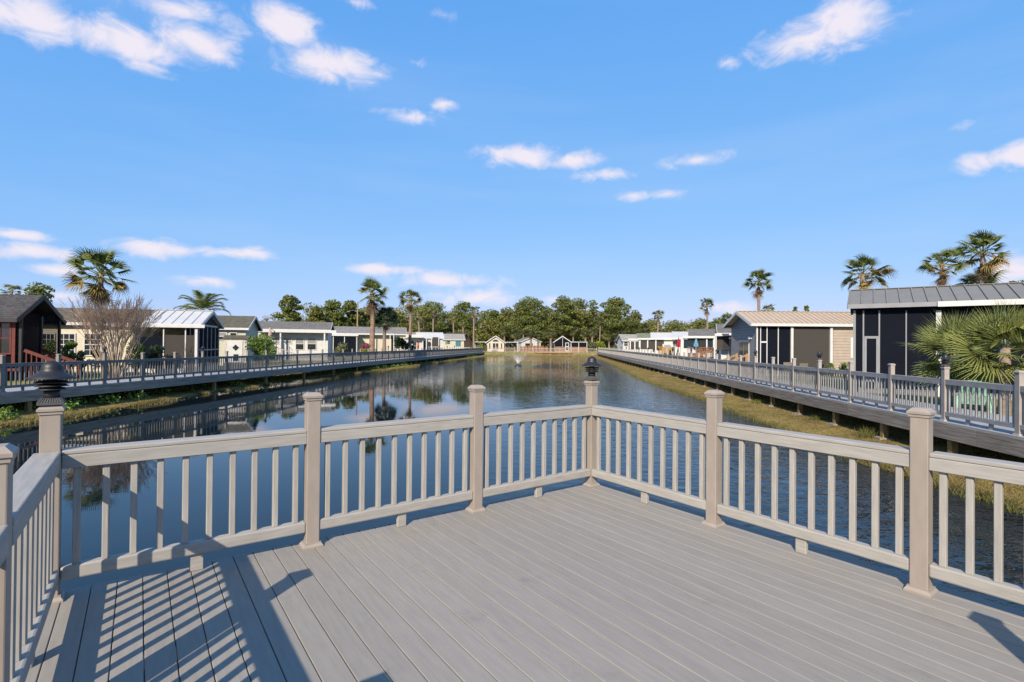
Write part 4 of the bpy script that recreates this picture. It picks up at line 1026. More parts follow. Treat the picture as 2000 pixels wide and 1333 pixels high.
h = House('white house half hidden by the cabbage palms at the far end', (1038, 659), 152, -75, -1, 8, 6, 2.8, 'whitesiding', 'rooflt', gover=.3)
MB().box(.004, -1.8, .5, .03, .5, 2.2).build('window', M['glass'], h.root)
P0, P1 = at_depth(1016, 680, 137), at_depth(1070, 680, 137)
f = thing('timber_fence', 'rust coloured slat fence between the far houses', 'fence', (P0.x, P0.y, 0)); LN = P1.x - P0.x
for i in range(24): MB().box(LN * i / 24 + .02, 0, LAWN, LN * (i + 1) / 24 - .02, .04, 1.55 if 3 < i < 20 else 1.3).build('slat', M['redpaint'] if i % 3 == 0 else M['brownwood'], f)
for z in (.3, 1.1): MB().box(0, .042, z, LN, .09, z + .1).build('rail', M['brownwood'], f)

# --- things on the right lawn
def chair(label, P, rz, grp=None):
    t = thing('patio_chair', label, 'chair', P, rz, grp)
    for x in (-.26, .26):
        MB().path([(x, -.27, 0), (x, -.27, .62), (x, .22, .62), (x, .3, .40), (x, .33, 0)], [.014] * 5, 6).build('side_frame', M['darktrim'], t)
    MB().box(-.25, -.25, .40, .25, .22, .42).build('seat', M['sling'], t)
    MB().hexa([(-.25, .2, .42), (.25, .2, .42), (.25, .22, .42), (-.25, .22, .42), (-.25, .36, 1.0), (.25, .36, 1.0), (.25, .38, 1.0), (-.25, .38, 1.0)]).build('backrest', M['sling'], t)
    return t


for i, u in enumerate((1536, 1561, 1590)):
    P = at_n(u, 720, 13.2); chair('tan sling patio chair set before the sun shade of the tan roofed house', (P.x, P.y, LAWN), [2.9, 3.3, 3.6][i], 'patio chairs behind the boardwalk')
P = at_n(1905, 800, 11.95)
t = thing('adirondack_chair', 'mint green slatted garden chair beside the fan palms', 'chair', (P.x, P.y, LAWN), 2.3)
for i in range(6): MB().hexa([(-.30 + .1 * i, .25, .28), (-.21 + .1 * i, .25, .28), (-.21 + .1 * i, .28, .28), (-.30 + .1 * i, .28, .28), (-.32 + .108 * i, .56, 1.0 - .02 * abs(i - 2.5)), (-.225 + .108 * i, .56, 1.0 - .02 * abs(i - 2.5)), (-.225 + .108 * i, .59, 1.0 - .02 * abs(i - 2.5)), (-.32 + .108 * i, .59, 1.0 - .02 * abs(i - 2.5))]).build('back_slat', M['mint'], t)
for i in range(5): MB().box(-.29, -.3 + .11 * i, .38 - .02 * i, .29, -.21 + .11 * i, .405 - .02 * i).build('seat_slat', M['mint'], t)
for x in (-.36, .30): MB().box(x, -.38, .55, x + .12, .42, .575).build('armrest', M['mint'], t); MB().box(x + .03, -.33, 0, x + .07, -.24, .55).build('leg', M['mint'], t); MB().box(x + .03, .3, 0, x + .07, .38, .55).build('leg', M['mint'], t)

pp = at_depth(698, 640, 92)
up = thing('utility_pole', 'thin wooden utility pole with a street light arm behind the cream house', 'pole', (pp.x, pp.y, LAWN)); H = at_depth(698, 590, 92).z - LAWN
MB().tube((0, 0, 0), (0, 0, H), .16, .11, 10).build('pole', M['pole'], up)
MB().path([(0, 0, H * .8), (-.7, -.1, H * .84), (-1.5, -.2, H * .82)], [.03, .03, .025], 6).build('arm', M['greytrim'], up); MB().box(-1.75, -.3, H * .81, -1.3, -.1, H * .81 + .1).build('lamp_head', M['greytrim'], up)

# ------------------------------------------------------------------ vegetation helpers
def rotm(rx, ry, rz):
    return np.array((Matrix.Rotation(rz, 3, 'Z') @ Matrix.Rotation(ry, 3, 'Y') @ Matrix.Rotation(rx, 3, 'X')))


def fan_leaf(pet, rad, nseg, split=.5, spread=2.0, droop=.25, fold=.12, seed=0, pw=.02, wk=.30):
    """fan leaf pointing along +x: petiole then pleated segments; returns V, F(tri)"""
    r = random.Random(seed); V, Fc = [], []
    V += [(0, -pw, 0), (0, pw, 0), (pet, -pw * .6, .0), (pet, pw * .6, .0), (0, 0, -pw * 1.2), (pet, 0, -pw * .8)]
    Fc += [(0, 2, 3), (0, 3, 1), (0, 4, 5), (0, 5, 2), (1, 3, 5), (1, 5, 4)]
    hub = len(V); V.append((pet, 0, 0))
    mids = []
    for i in range(nseg + 1):
        a = -spread + 2 * spread * i / nseg
        q = rad * split * (1 - .12 * abs(a) / spread)
        z = -fold * q * (i % 2) - droop * .18 * rad * (a / spread) ** 2
        V.append((pet + q * math.cos(a), q * math.sin(a), z)); mids.append(len(V) - 1)
    for i in range(nseg):
        Fc.append((hub, mids[i], mids[i + 1]))
        a = -spread + 2 * spread * (i + .5) / nseg + r.uniform(-.03, .03)
        q = rad * (1 - .22 * (abs(a) / spread) ** 2) * r.uniform(.88, 1.05)
        z = -droop * rad * r.uniform(.5, 1.25) - droop * .2 * rad * (a / spread) ** 2
        m = rad * (split + 1) / 2; zm = -droop * rad * .25
        wdt = rad * split * 2 * spread / nseg * wk
        ca, sa = math.cos(a), math.sin(a)
        V += [(pet + m * ca - wdt * sa, m * sa + wdt * ca, zm), (pet + m * ca + wdt * sa, m * sa - wdt * ca, zm), (pet + q * ca, q * sa, z)]
        k = len(V) - 3
        Fc += [(mids[i], mids[i + 1], k), (mids[i], k, k + 1), (k, k + 2, k + 1)]
    return np.array(V, float), np.array(Fc, int)


def feather_leaf(L, seed=0, n=22, width=.28):
    r = random.Random(seed); V, Fc = [], []
    P = []
    for i in range(n + 1):
        t = i / n; P.append(Vector((L * math.sin(1.45 * t) / 1.2, 0, L * (.25 * t - .62 * t * t))))
    for i in range(n):
        a, b = P[i], P[i + 1]; k = len(V)
        V += [tuple(a + Vector((0, -.02, 0))), tuple(a + Vector((0, .02, 0))), tuple(b + Vector((0, .02, 0))), tuple(b + Vector((0, -.02, 0)))]
        Fc += [(k, k + 1, k + 2), (k, k + 2, k + 3)]
        if i > 2:
            w = L * width * math.sin(math.pi * min(1, (i + 1) / n) ** .6 * .92)
            for sg in (-1, 1):
                for o in (0, .5):
                    c = a.lerp(b, o); k = len(V); tip = c + Vector((w * .55, sg * w * r.uniform(.75, 1), -w * r.uniform(.2, .55)))
                    V += [tuple(c), tuple(c + Vector((.06, 0, .0))), tuple(tip)]; Fc += [(k, k + 1, k + 2)]
    return np.array(V), np.array(Fc, int)


FR = {}
for k in range(3):
    FR['g', k] = fan_leaf(.48, .54, 17, seed=k, droop=.14 + .13 * k, spread=1.22, split=.45)
    FR['d', k] = fan_leaf(.40, .55, 14, seed=10 + k, droop=.75, spread=1.2, split=.35)
    FR['s', k] = fan_leaf(.55, .60, 20, seed=20 + k, droop=.42 + .08 * k, spread=1.9, split=.42)
FMESH = {}


def frond_mesh(key, mat):
    if (key, mat) not in FMESH: FMESH[key, mat] = np_mesh('frond', FR[key][0], FR[key][1], M[mat])
    return FMESH[key, mat]


def palm(label, u, v, Y, crown_px, vbase=None, base_u=None, kind='wash', parts=True, nf=34, dead=8, gz=LAWN - .1, trunk='trunk', tr=.16, name='fan_palm', group=None, leafm='palm', old=.25, seed=0, up=.0):
    r = random.Random(int(u * 7 + seed)); P = at_depth(u, v, Y); rad = crown_px * Y / F_PX / 2
    bx = P.x if base_u is None else at_depth(base_u, v, Y).x
    t = thing(name, label, 'palm', (bx, P.y, gz), 0, group); H = P.z - gz; off = P.x - bx
    pts, rd = [], []
    for i in range(13):
        q = i / 12; pts.append((off * q * q + .06 * math.sin(q * 5 + u), .05 * math.sin(q * 4), H * q)); rd.append(tr * (1.25 - .45 * min(1, q * 2.2)) * (1 + .05 * (i % 2)))
    MB().path(pts, rd, 10).build('trunk', M[trunk], t, smooth=True)
    top = Vector(pts[-1])
    sets = []
    for i in range(nf):
        q = i / (nf - 1)
        el = R(80 - 122 * q + r.uniform(-10, 10)); az = i * 2.39996 + r.uniform(-.25, .25)
        m = leafm
        if q > 1 - old: m = r.choice(['palmold', leafm, 'palmold']) if leafm == 'palm' else leafm
        sets.append(('s' if kind == 'sabal' else 'g', r.randrange(3), m, el, az, r.uniform(.6, 1.12) * (.78 + .22 * min(1, q * 3))))
    for i in range(dead):
        sets.append(('d', r.randrange(3), 'palmdead', R(-62 - r.uniform(0, 24)), r.uniform(0, 6.28), r.uniform(.62, .95)))
    if parts:
        for (c, k, m, el, az, s) in sets:
            inst('frond', frond_mesh((c, k), m), t, top + Vector((0, 0, r.uniform(-.25, .05) if c != 'd' else -.3 - r.uniform(0, .5))), rot=(r.uniform(-.9, .9), -el, az), scale=(rad * s / .98,) * 3)
    else:
        byM = {}
        for (c, k, m, el, az, s) in sets:
            V, Fc = FR[c, k]; A = rotm(r.uniform(-.9, .9), -el, az); V2 = (V * rad * s / .98) @ A.T + np.array(top) + [0, 0, -.15 if c != 'd' else -.5]
            L = byM.setdefault('d' if m == 'palmdead' else 'g', [[], [], 0, m]); L[1].append(Fc + L[2]); L[0].append(V2); L[2] += len(V)
        for k, (vs, fs, _, m) in byM.items():
            inst('crown' if k == 'g' else 'dead_skirt', np_mesh('crown', np.concatenate(vs), np.concatenate(fs), M[m if k == 'd' else leafm]), t)
    return t


def cards(cent, rad, n, size, rng, shell=.55, flat=.0):
    """n leaf cards spread through ellipsoids; cent (k,3), rad (k,3)"""
    k = rng.integers(0, len(cent), n); d = rng.normal(size=(n, 3)); d /= np.linalg.norm(d, axis=1)[:, None]
    rr_ = shell + (1.08 - shell) * rng.random(n) ** .6
    p = cent[k] + d * rad[k] * rr_[:, None]
    a = rng.normal(size=(n, 3)); a[:, 2] *= (1 - flat); a /= np.linalg.norm(a, axis=1)[:, None]
    b = np.cross(a, rng.normal(size=(n, 3))); b /= np.linalg.norm(b, axis=1)[:, None]
    s = size * (.6 + .8 * rng.random(n))[:, None]
    V = np.stack([p - a * s, p + b * s * .55, p + a * s, p - b * s * .55], 1).reshape(-1, 3)
    return V, np.arange(4 * n).reshape(n, 4)


def tree(label, u, vtop, wpx, Y, mat='pine', name='pine_tree', blobs=17, n=2600, size=.30, crown_from=.45, gz=LAWN, group='trees beyond the far houses', flat=.42, tr=.16, seed=0):
    rng = np.random.default_rng(int(u * 13 + seed)); P = at_depth(u, vtop, Y); H = P.z - gz; w = wpx * Y / F_PX / 2
    t = thing(name, label, 'tree', (P.x, P.y, gz), 0, group)
    C, Rd = [], []
    for i in range(blobs):
        q = (i + .5) / blobs; z = H * (crown_from + (1 - crown_from) * q * .93)
        pr = w * (1 - .55 * max(0, (q - .45) / .55) ** 1.6) * (.72 + .28 * min(1, q * 4))
        a = i * 2.4 + rng.random() * .9; ro = pr * (.25 + .5 * rng.random())
        br = w * (.28 + .22 * rng.random())
        C.append((ro * math.cos(a), ro * math.sin(a), z - br * flat * .6)); Rd.append((br, br, br * flat))
    C.append((0, 0, H - w * .25)); Rd.append((w * .42, w * .42, w * .25))
    C, Rd = np.array(C), np.array(Rd)
    tb = MB(); k = 7
    zt = H * .9
    tp = [(.25 * math.sin(i * 1.3 + u), .2 * math.cos(i * 1.7 + u), zt * i / k) for i in range(k + 1)]
    tb.path(tp, [tr * (1.1 - .85 * i / k) for i in range(k + 1)], 8)
    for c in C[::1]:
        zq = max(.2, c[2] - Rd[0][0] * .8) / zt; j = min(k - 1, max(0, int(zq * k))); p0 = Vector(tp[j])
        tb.tube(p0, c * 1.0, tr * .34, tr * .08, 5, False)
    tb.build('trunk', M['bark'], t, smooth=True)
    V, Fc = cards(C, Rd, int(n * 1.6), size * .8, rng)
    inst('crown', np_mesh('crown', V, Fc, M[mat]), t)
    return t


def shrub(label, u0, v0, u1, v1, Y, mat, name='shrub', n=1500, size=.07, blobs=8, gz=LAWN - .05, group=None, cat='shrub', stem=True):
    rng = np.random.default_rng(int(u0 * 3 + v0)); Pt = at_depth((u0 + u1) / 2, v0, Y); w = (u1 - u0) * Y / F_PX / 2; H = Pt.z - gz
    t = thing(name, label, cat, (Pt.x, Pt.y, gz), 0, group)
    C = np.stack([rng.normal(0, .42, blobs) * w, rng.normal(0, .35, blobs) * w, H * (.25 + .55 * rng.random(blobs))], 1)
    C[:, :2] = np.clip(C[:, :2], -.6 * w, .6 * w); C[0] = (0, 0, H * .72)
    br = np.minimum(w * .55, H * .30); Rd = np.full((blobs, 3), 1.0) * br * (.7 + .5 * rng.random((blobs, 1)))
    V, Fc = cards(C, Rd, n, size, rng, shell=.3); V[:, 2] = np.maximum(V[:, 2], .02)
    inst('foliage', np_mesh('foliage', V, Fc, M[mat]), t)
    if stem:
        s = MB()
        for c in C: s.tube((c[0] * .25, c[1] * .25, 0), tuple(c), .022, .008, 5, False)
        s.build('stems', M['bark'], t)
    return t


# ------------------------------------------------------------------ palms
palm('stocky fan palm with brown skirt rising behind the cream house and crepe myrtle', 197, 535, 38, 132, nf=32, dead=14, tr=.2, trunk='trunk')
palm('tall fan palm with shaggy dead skirt in front of the cream house', 727, 572, 61.5, 78, base_u=728, nf=30, dead=24, tr=.33, trunk='trunkred', old=.4)
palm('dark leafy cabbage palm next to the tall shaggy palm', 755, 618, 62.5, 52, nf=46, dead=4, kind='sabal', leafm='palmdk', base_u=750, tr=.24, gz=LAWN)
palm('fan palm with grey collar rising behind the striped metal roof', 802, 582, 82, 52, nf=30, dead=14, tr=.26, trunk='trunkred', old=.4)
palm('slender tall palm beside the brown gabled hut', 926, 606, 124, 28, nf=30, dead=18, tr=.24, parts=False, old=.4)
palm('medium fan palm behind the grey shingled house, left of its ridge', 1285, 614, 95, 27, nf=32, dead=6, parts=False, tr=.2)
palm('tall thin fan palm behind the white porches on the far stretch', 1381, 594, 70, 36, nf=34, dead=7, tr=.15, parts=True)
palm('tall fan palm standing behind the tan metal roof', 1483, 548, 52, 66, nf=30, dead=9, tr=.17)
palm('broad fan palm with yellowing leaves between the tan and charcoal roofs', 1685, 535, 38, 104, nf=30, dead=10, tr=.2, old=.5)
palm('fan palm with reddish trunk behind the charcoal roof', 1841, 515, 33, 84, nf=30, dead=9, tr=.15, trunk='trunkred', old=.35)
palm('tallest fan palm behind the charcoal roof with a thin grey trunk', 1918, 492, 34, 108, nf=30, dead=9, tr=.15, old=.45)
palm('low cabbage palm crown peeking over the charcoal roof', 1912, 558, 36, 84, nf=30, dead=0, kind='sabal', leafm='sabal', tr=.2)
palm('small fan palm crown just above the tan metal roof', 1500, 603, 62, 34, nf=26, dead=0, parts=False)
palm('bushy cabbage palm behind the white house next to the tan roof', 1424, 622, 66, 40, nf=30, dead=6, kind='sabal', leafm='sabal', parts=False)
palm('small fan palm far behind the dark red cabin', 22, 566, 60, 38, nf=26, dead=2, parts=False)
for i, (u, v, Y, w, tm) in enumerate([(816, 613, 128, 26, 'trunk'), (828, 610, 132, 28, 'trunkred'), (846, 608, 132, 28, 'trunk')]):
    palm('palm with brown skirt in the trio behind the striped metal roof', u, v, Y, w, nf=30, dead=18, parts=False, tr=.26, trunk=tm, group='trio of palms', base_u=u + [4, 0, 0][i], old=.5)
palm('palm with shaggy skirt behind the low pale shingled house', 886, 618, 150, 24, nf=30, dead=18, parts=False, tr=.26)
palm('short leafy palm at the ridge end of the low pale house', 905, 630, 145, 22, nf=30, dead=8, parts=False, tr=.26)
far = [(1007, 651, 143, 25, 'beside the cream gabled house'), (1037, 650, 141, 25, 'in front of the white house at the far end'), (1052, 653, 144, 20, 'over the rust fence'), (1076, 650, 141, 26, 'next to the screened gabled house'),
       (1144, 650, 143, 22, 'at the porch end of the screened gabled house'), (1157, 648, 143, 22, 'behind the bushy shrub at the far corner'), (1172, 627, 158, 20, 'standing tall above the far corner')]
for (u, v, Y, w, tx) in far:
    palm('cabbage palm ' + tx, u, v, Y, w, nf=44, dead=10, parts=False, kind='sabal', leafm='sabal', tr=.36 if v > 640 else .22, name='cabbage_palm', group='cabbage palms at the far end')
for (u, v, w) in ((985, 645, 22), (1022, 644, 20), (1098, 642, 26), (1120, 646, 22), (1190, 648, 44), (1212, 642, 30), (1238, 640, 30), (1260, 640, 26), (1320, 642, 24)):
    palm('cabbage palm in the green row behind the far houses', u, v, 160, w, nf=44, dead=6, parts=False, kind='sabal', leafm='sabal', tr=.3, name='cabbage_palm', group='cabbage palms in the back row')

# feather palm behind the house ridge
P = at_depth(396, 606, 46); t = thing('feather_palm', 'feather palm with arching fronds behind the white metal porch roof', 'palm', (P.x, P.y, LAWN)); H = P.z - LAWN
MB().path([(0, 0, H * i / 6) for i in range(7)], [.22, .2, .19, .18, .18, .2, .22], 10).build('trunk', M['trunk'], t, smooth=True)
ff = [np_mesh('frond', *feather_leaf(2.5, k), M['palm']) for k in range(2)]
for i in range(18): inst('frond', ff[i % 2], t, (0, 0, H - .1), rot=(0, -R(62 - 3.4 * i + 8 * (i % 3)), i * 2.4))

# big fan palms by the charcoal roofed house
for k in range(3): FR['b', k] = fan_leaf(.46, 1.05, 32, seed=40 + k, split=.30, spread=1.6, droop=.02 + .05 * k, fold=.10, pw=.014, wk=.30)
for (u, v, nf, lab, sd) in ((1866, 688, 27, 'large cabbage palm with stiff fan leaves before the screened wall, nearer the screen door', 1), (1962, 676, 28, 'large cabbage palm with stiff fan leaves before the white beam of the charcoal roof', 2)):
    Pn = at_n(u, v, 12.6); r = random.Random(sd); H = Pn.z - LAWN
    t = thing('cabbage_palm', lab, 'palm', (Pn.x, Pn.y, LAWN - .05))
    MB().path([(0, 0, H * i / 5) for i in range(6)], [.16, .14, .13, .13, .14, .12], 10).build('trunk', M['trunk'], t, smooth=True)
    for i in range(nf):
        q = i / (nf - 1); el = R(86 - 134 * q + r.uniform(-9, 9)); az = i * 2.39996 + r.uniform(-.2, .2)
        inst('frond', frond_mesh(('b', r.randrange(3)), 'fan'), t, (0, 0, H - r.uniform(0, .2)), rot=(r.uniform(-.9, .9), -el, az), scale=(r.uniform(.95, 1.2),) * 3)

# ------------------------------------------------------------------ crepe myrtle
def myrtle(label, u, vb, vt, wpx, Y):
    r = random.Random(5); P = at_depth(u, vt, Y); H = P.z - LAWN; w = wpx * Y / F_PX / 2
    t = thing('crepe_myrtle', label, 'tree', (P.x, P.y, LAWN - .05)); st_, tw = MB(), MB()

    def grow(p, d, L, rad, lev):
        q = p + d * L
        (st_ if lev < 2 else tw).tube(p, q, rad, rad * .68, 5 if lev < 2 else 3, False)
        if lev == 5 or q.z > H: return
        for _ in range(3 if lev in (1, 2, 3) and r.random() < .8 else 2):
            e = Vector((r.gauss(0, 1), r.gauss(0, 1), r.gauss(0, .6))); e -= d * e.dot(d)
            nd = (d + e.normalized() * r.uniform(.14, .36) + Vector((0, 0, .05))).normalized()
            grow(q, nd, L * r.uniform(.60, .86), max(.0085, rad * .60), lev + 1)
    for i in range(40):
        a = i * 2.4; sp = .05 + .33 * (i / 39) ** .8
        d = Vector((math.cos(a) * sp, math.sin(a) * sp, 1)).normalized()
        p = Vector((math.cos(a) * .36 * (i / 39), math.sin(a) * .36 * (i / 39), 0)); b = p + d * r.uniform(.6, .9)
        st_.tube(p, b, .045, .036, 6, False)
        grow(b, (d + Vector((math.cos(a), math.sin(a), 0)) * .10).normalized(), r.uniform(.85, 1.15), .030, 1)
    st_.build('stems', M['myrtle'], t, smooth=True); tg = tw.build('twigs', M['twig'], t)
    return t


myrtle('leafless crepe myrtle with many upright stems behind the boardwalk', 226, 712, 552, 160, 26)

# ------------------------------------------------------------------ shrubs
shrub('leafy green shrub against the windows of the cream house, taller one', 122, 652, 150, 708, 28, 'shrub', n=1700, size=.055)
shrub('thin leafy shrub beside the red stairs', 86, 655, 112, 708, 28.5, 'shrub', n=900, size=.055)
shrub('silvery low shrub under the cream house window', 148, 675, 172, 708, 28, 'olive', n=900, size=.05)
shrub('dark low shrub under the second window of the cream house', 172, 672, 200, 708, 29, 'dkleaf', n=900, size=.05)
shrub('green shrub right behind the crepe myrtle stems', 246, 652, 288, 706, 29, 'shrub', n=2200, size=.06)
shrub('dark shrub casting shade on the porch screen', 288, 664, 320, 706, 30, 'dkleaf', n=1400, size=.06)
shrub('bright leafy shrub in front of the deck of the white house', 482, 652, 538, 706, 40, 'shrub', n=3800, size=.085, blobs=12)
shrub('spiky yucca like plant before the dark porch', 654, 667, 682, 694, 56, 'olive', n=900, size=.12)
shrub('deep pink ti plant before the cream wall', 698, 668, 721, 684, 58, 'pink', n=500, size=.11)
shrub('lime green plant below the pink ti plant', 696, 680, 723, 692, 57.5, 'lime', n=500, size=.10)
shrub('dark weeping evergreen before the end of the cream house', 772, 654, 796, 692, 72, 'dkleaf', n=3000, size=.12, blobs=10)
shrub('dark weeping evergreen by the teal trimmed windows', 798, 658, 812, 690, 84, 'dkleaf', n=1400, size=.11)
shrub('rounded yellow green bush beside the slender palm', 929, 672, 950, 682, 132, 'lime', n=600, size=.14)
shrub('bushy olive shrub where the far boardwalk meets the bank', 1146, 668, 1166, 692, 128, 'olive', n=1500, size=.16, blobs=9)
shrub('yellow green palm like bush at the far corner', 1166, 664, 1186, 686, 138, 'lime', n=900, size=.2)
for i, (u, Y) in enumerate(((1612, 31), (1640, 29))): shrub('weedy plant growing against the tan siding', u, 704, u + 20, 724, Y, 'shrub', n=260, size=.06, group='weeds along the tan siding')

# ------------------------------------------------------------------ trees
TL = [(75, 552, 75, 75, 'pine', 'spreading pine behind the dark red cabin', .35, 1500), (566, 577, 64, 100, 'pine', 'dense round crowned tree behind the white house', .28, 3600),
      (617, 600, 44, 112, 'oak', 'low rounded tree behind the white house ridge', .2, 2200), (650, 586, 70, 118, 'pine', 'tall pine group tree left of the utility pole', .35, 3400), (683, 587, 50, 122, 'pine', 'pine directly behind the utility pole', .3, 2400),
      (715, 600, 60, 128, 'oak', 'broad tree behind the tall shaggy palm', .2, 2400), (775, 606, 70, 140, 'oak', 'rounded tree behind the dark cabbage palm', .2, 2600), (842, 588, 78, 160, 'pine', 'flat topped pine above the trio of palms', .5, 2600),
      (905, 588, 66, 165, 'pine', 'flat topped pine above the slender palm', .5, 2300), (960, 604, 56, 172, 'pine', 'open crowned pine above the cream gabled house', .45, 1900), (990, 600, 60, 168, 'oak', 'rounded tree above the arched window house', .3, 2600),
      (1033, 580, 92, 162, 'pine', 'widest pine, with umbrella crown in the middle of the far wood', .35, 5200), (1066, 598, 50, 175, 'pine', 'smaller pine right of the umbrella pine', .35, 2000), (1100, 578, 64, 162, 'pine', 'tall pine above the screened gabled house', .35, 3800),
      (1130, 582, 60, 170, 'pine', 'tall ragged pine with sky showing through', .4, 2200), (1158, 586, 34, 165, 'pine', 'thin sparse pine with a bare upper trunk', .5, 800), (1203, 580, 82, 160, 'pine', 'tall double crowned pine at the far corner', .42, 4200), (1240, 606, 46, 172, 'oak', 'sloping tree right of the double crowned pine', .25, 1900),
      (1275, 622, 60, 175, 'oak', 'low tree line crown behind the green shingled house', .2, 1800), (1318, 625, 70, 180, 'pine', 'low flat crown behind the white metal roofs', .3, 2000), (1368, 621, 60, 170, 'pine', 'pine crown behind the thin fan palm', .35, 1700), (1405, 620, 56, 150, 'pine', 'pine crown left of the tan metal roof', .3, 1700),
      (1553, 600, 16, 120, 'pine', 'small tree top showing over the tan ridge, left one', .4, 500), (1575, 598, 20, 120, 'pine', 'small tree top showing over the tan ridge, right one', .4, 500), (1985, 548, 60, 70, 'pine', 'tree top at the far end of the charcoal ridge', .4, 900)]
for (u, vt, w, Y, m, lab, cf, n) in TL:
    tree(lab, u, vt, w, Y, m, 'pine_tree' if m == 'pine' else 'oak_tree', n=n, crown_from=cf, size=.34 if Y > 110 else .26)
tree('leafless twiggy tree top behind the sage house', 520, 616, 34, 85, 'bare', 'bare_tree', n=900, size=.10, crown_from=.4)

# the wood that closes the view behind the far houses reads as one mass
rng = np.random.default_rng(11); C, Rd = [], []
for i in range(640):
    u = rng.uniform(540, 1440); Y = rng.uniform(164, 200); q = rng.random() ** .7
    top = 601 + 22 * abs(math.sin(u * .017)) + 12 * rng.random() if u < 1235 else 630 + 12 * rng.random()
    P = at_depth(u, top + (672 - top) * q, Y); C.append((P.x, P.y, P.z)); b = rng.uniform(2.0, 3.8); Rd.append((b, b, b * .75))
for i in range(170):
    u = rng.uniform(600, 1240); Y = rng.uniform(163, 190); top = 594 + 14 * abs(math.sin(u * .031)) + 10 * rng.random()
    P = at_depth(u, top + (660 - top) * rng.random(), Y); C.append((P.x, P.y, P.z)); b = rng.uniform(1.6, 3.2); Rd.append((b * 1.3, b * 1.3, b * .6))
V, Fc = cards(np.array(C), np.array(Rd), 135000, .34, rng, .5)
tag(inst('woodland', np_mesh('woodland', V, Fc, M['wood'])), 'dense green woodland closing the view behind the far houses', 'woodland', kind='stuff')
C, Rd = [], []
for i in range(90):      # the same wood runs on along both sides, behind the houses
    sgn = -1 if i % 2 else 1; t_ = rng.uniform(20, 170); n_ = -rng.uniform(60, 75) if sgn < 0 else rng.uniform(55, 75)
    p = nt(n_, t_, rng.uniform(.3, 2.4)); C.append(tuple(p)); b = rng.uniform(1.4, 2.4); Rd.append((b, b, b * .7))
V, Fc = cards(np.array(C), np.array(Rd), 9000, .38, rng, .5)
tag(inst('hedgerow', np_mesh('hedgerow', V, Fc, M['wood'])), 'low green hedgerow running behind the rows of houses', 'hedge', kind='stuff')

# ------------------------------------------------------------------ bank vegetation
def blades(name, label, pos, h, w, mat, rng, lean=.5):
    n = len(pos); a = rng.random(n) * 6.283; l_ = rng.normal(0, lean, (n, 2)) * h[:, None]
    dx = np.stack([np.cos(a) * w, np.sin(a) * w, np.zeros(n)], 1)
    tip = pos + np.concatenate([l_, h[:, None]], 1)
    V = np.stack([pos - dx, pos + dx, tip], 1).reshape(-1, 3)
    return tag(inst(name, np_mesh(name, V, np.arange(3 * n).reshape(n, 3), M[mat])), label, 'grass', kind='stuff')


pos, hh = [], []
for i in range(52000):
    t_ = 8 + 60 * rng.random() ** 2.0; sr = interp(t_, SHR); n_ = sr - .12 + 3.0 * rng.random() ** 1.2
    z = ground_z(n_, t_, vnoise(n_, t_))
    if z < WATER - .04: continue
    pos.append(tuple(nt(n_, t_, z - .005))); hh.append(rng.uniform(.025, .07) * (1.8 if n_ < sr + .25 else 1))
blades('bank_grass', 'short straw coloured grass on the bank below the boardwalk with fan palms', np.array(pos), np.array(hh), .007, 'bankgrass', rng, .7)
pos, hh = [], []
for i in range(600):
    t_ = 9 + 70 * rng.random() ** 1.6; sr = interp(t_, SHR); n_ = sr + rng.normal(0, .12); z = ground_z(n_, t_, vnoise(n_, t_))
    for k in range(9): pos.append(tuple(nt(n_ + rng.normal(0, .05), t_ + rng.normal(0, .08), max(z, WATER) - .02))); hh.append(rng.uniform(.05, .16))
for (t_, n_, s) in ((15.6, 8.75, .35), (18.9, 8.9, .2), (24, 8.8, .25)):
    for k in range(160): pos.append(tuple(nt(n_ + rng.normal(0, .12), t_ + rng.normal(0, .12), ground_z(n_, t_) - .01))); hh.append(rng.uniform(.4, 1) * s)
blades('shore_tufts', 'green grass tufts along the shore of the bank below the boardwalk', np.array(pos), np.array(hh), .009, 'bankgreen', rng, .45)
# left shore: low golden mats at the waterline and dark plants under the walk
pos, hh = [], []
mats_ = [(14, 19.2), (19.6, 22.8), (24.8, 25.4), (26.6, 27.0), (28.4, 29.6), (31, 31.4), (34.2, 34.9), (37, 42), (44, 46), (48, 52), (54, 66), (72, 75), (79, 88), (96, 103)]
for (a, b) in mats_:
    for i in range(int(1500 * (b - a) ** .8)):
        t_ = rng.uniform(a, b); e = 1 - abs(2 * (t_ - a) / (b - a) - 1) ** 3
        n_ = interp(t_, SHL) + .12 + .14 * rng.normal() * e; z = max(ground_z(n_, t_, vnoise(n_, t_)), WATER - .01)
        pos.append(tuple(nt(n_, t_, z))); hh.append(rng.uniform(.05, .17) * (.4 + .6 * e))
blades('shore_grass', 'golden grass mats along the waterline below the boardwalk with the crepe myrtle', np.array(pos), np.array(hh), .014, 'bankgrass', rng, .6)
C, Rd = [], []
for i in range(330):
    t_ = 12 + 100 * rng.random() ** 1.3; n_ = interp(t_, SHL) - rng.uniform(.5, 2.6); z = ground_z(n_, t_)
    p = nt(n_, t_, z + .1); C.append(tuple(p)); b = rng.uniform(.16, .34); Rd.append((b * 1.3, b * 1.3, b))
V, Fc = cards(np.array(C), np.array(Rd), 15000, .055, rng, .2)
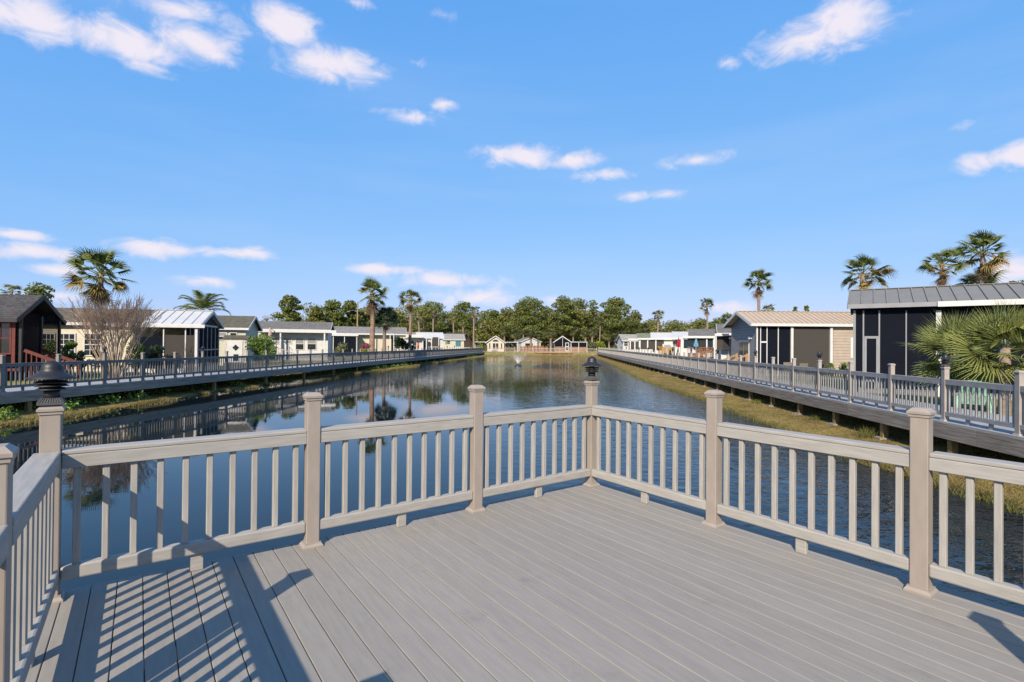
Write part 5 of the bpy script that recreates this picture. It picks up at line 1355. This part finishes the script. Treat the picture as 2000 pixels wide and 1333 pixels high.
tag(inst('bank_plants', np_mesh('bank_plants', V, Fc, M['shrub'])), 'low green plants growing in the shade under the boardwalk', 'plants', kind='stuff')
foot = MB().box(-.17, -.17, -.05, .17, .17, .02).mesh('footing', M['concrete'])
for k in range(-1, 14):
    t_ = 15.25 + 2.52 * k; z = ground_z(NR + .02, t_)
    fo_ = inst('concrete_footing', foot, None, nt(NR - .02, t_, z + .02), -YM + .2 * (k % 3)); tag(fo_, 'square concrete footing pad at the foot of a boardwalk pile', 'footing', 'pile footings')

# ------------------------------------------------------------------ fountain
m, n_, l_, b_ = principled('fountain_spray')
b_.inputs['Base Color'].default_value = (.9, .93, .96, 1); b_.inputs['Roughness'].default_value = .3
tr_ = n_.new('ShaderNodeBsdfTransparent'); mx_ = n_.new('ShaderNodeMixShader'); mx_.inputs[0].default_value = .66
l_.new(b_.outputs[0], mx_.inputs[1]); l_.new(tr_.outputs[0], mx_.inputs[2]); l_.new(mx_.outputs[0], n_['Material Output'].inputs['Surface'])
M['spray'] = m
ft_ = thing('fountain', 'floating fountain throwing a V shaped spray in the middle of the pond', 'fountain', FOUNT)
MB().lathe([(0, .22), (.12, .2), (.16, .12), (.45, .08), (.5, .0), (.45, -.1)], 20).build('float', M['darktrim'], ft_, smooth=True)
V, n = [], 2600
for i in range(n):
    a = rng.random() * 6.283; vr = rng.uniform(3.4, 4.2); vz = rng.uniform(4.6, 5.4); tt = rng.random() ** 1.7 * (2 * vz / 9.81) * .8
    rad_ = vr * tt * .92; z = .15 + vz * tt - 4.905 * tt * tt
    if z < 0: continue
    s = rng.uniform(.012, .026); d = Vector((math.cos(a) * vr, math.sin(a) * vr, vz - 9.81 * tt)).normalized() * rng.uniform(.06, .2)
    p = Vector((math.cos(a) * rad_, math.sin(a) * rad_, z)); q = Vector((-math.sin(a), math.cos(a), 0)) * s
    V += [tuple(p - q), tuple(p + q), tuple(p + d)]
tag(inst('spray', np_mesh('spray', np.array(V), np.arange(len(V)).reshape(-1, 3), M['spray']), ft_), kind='stuff')
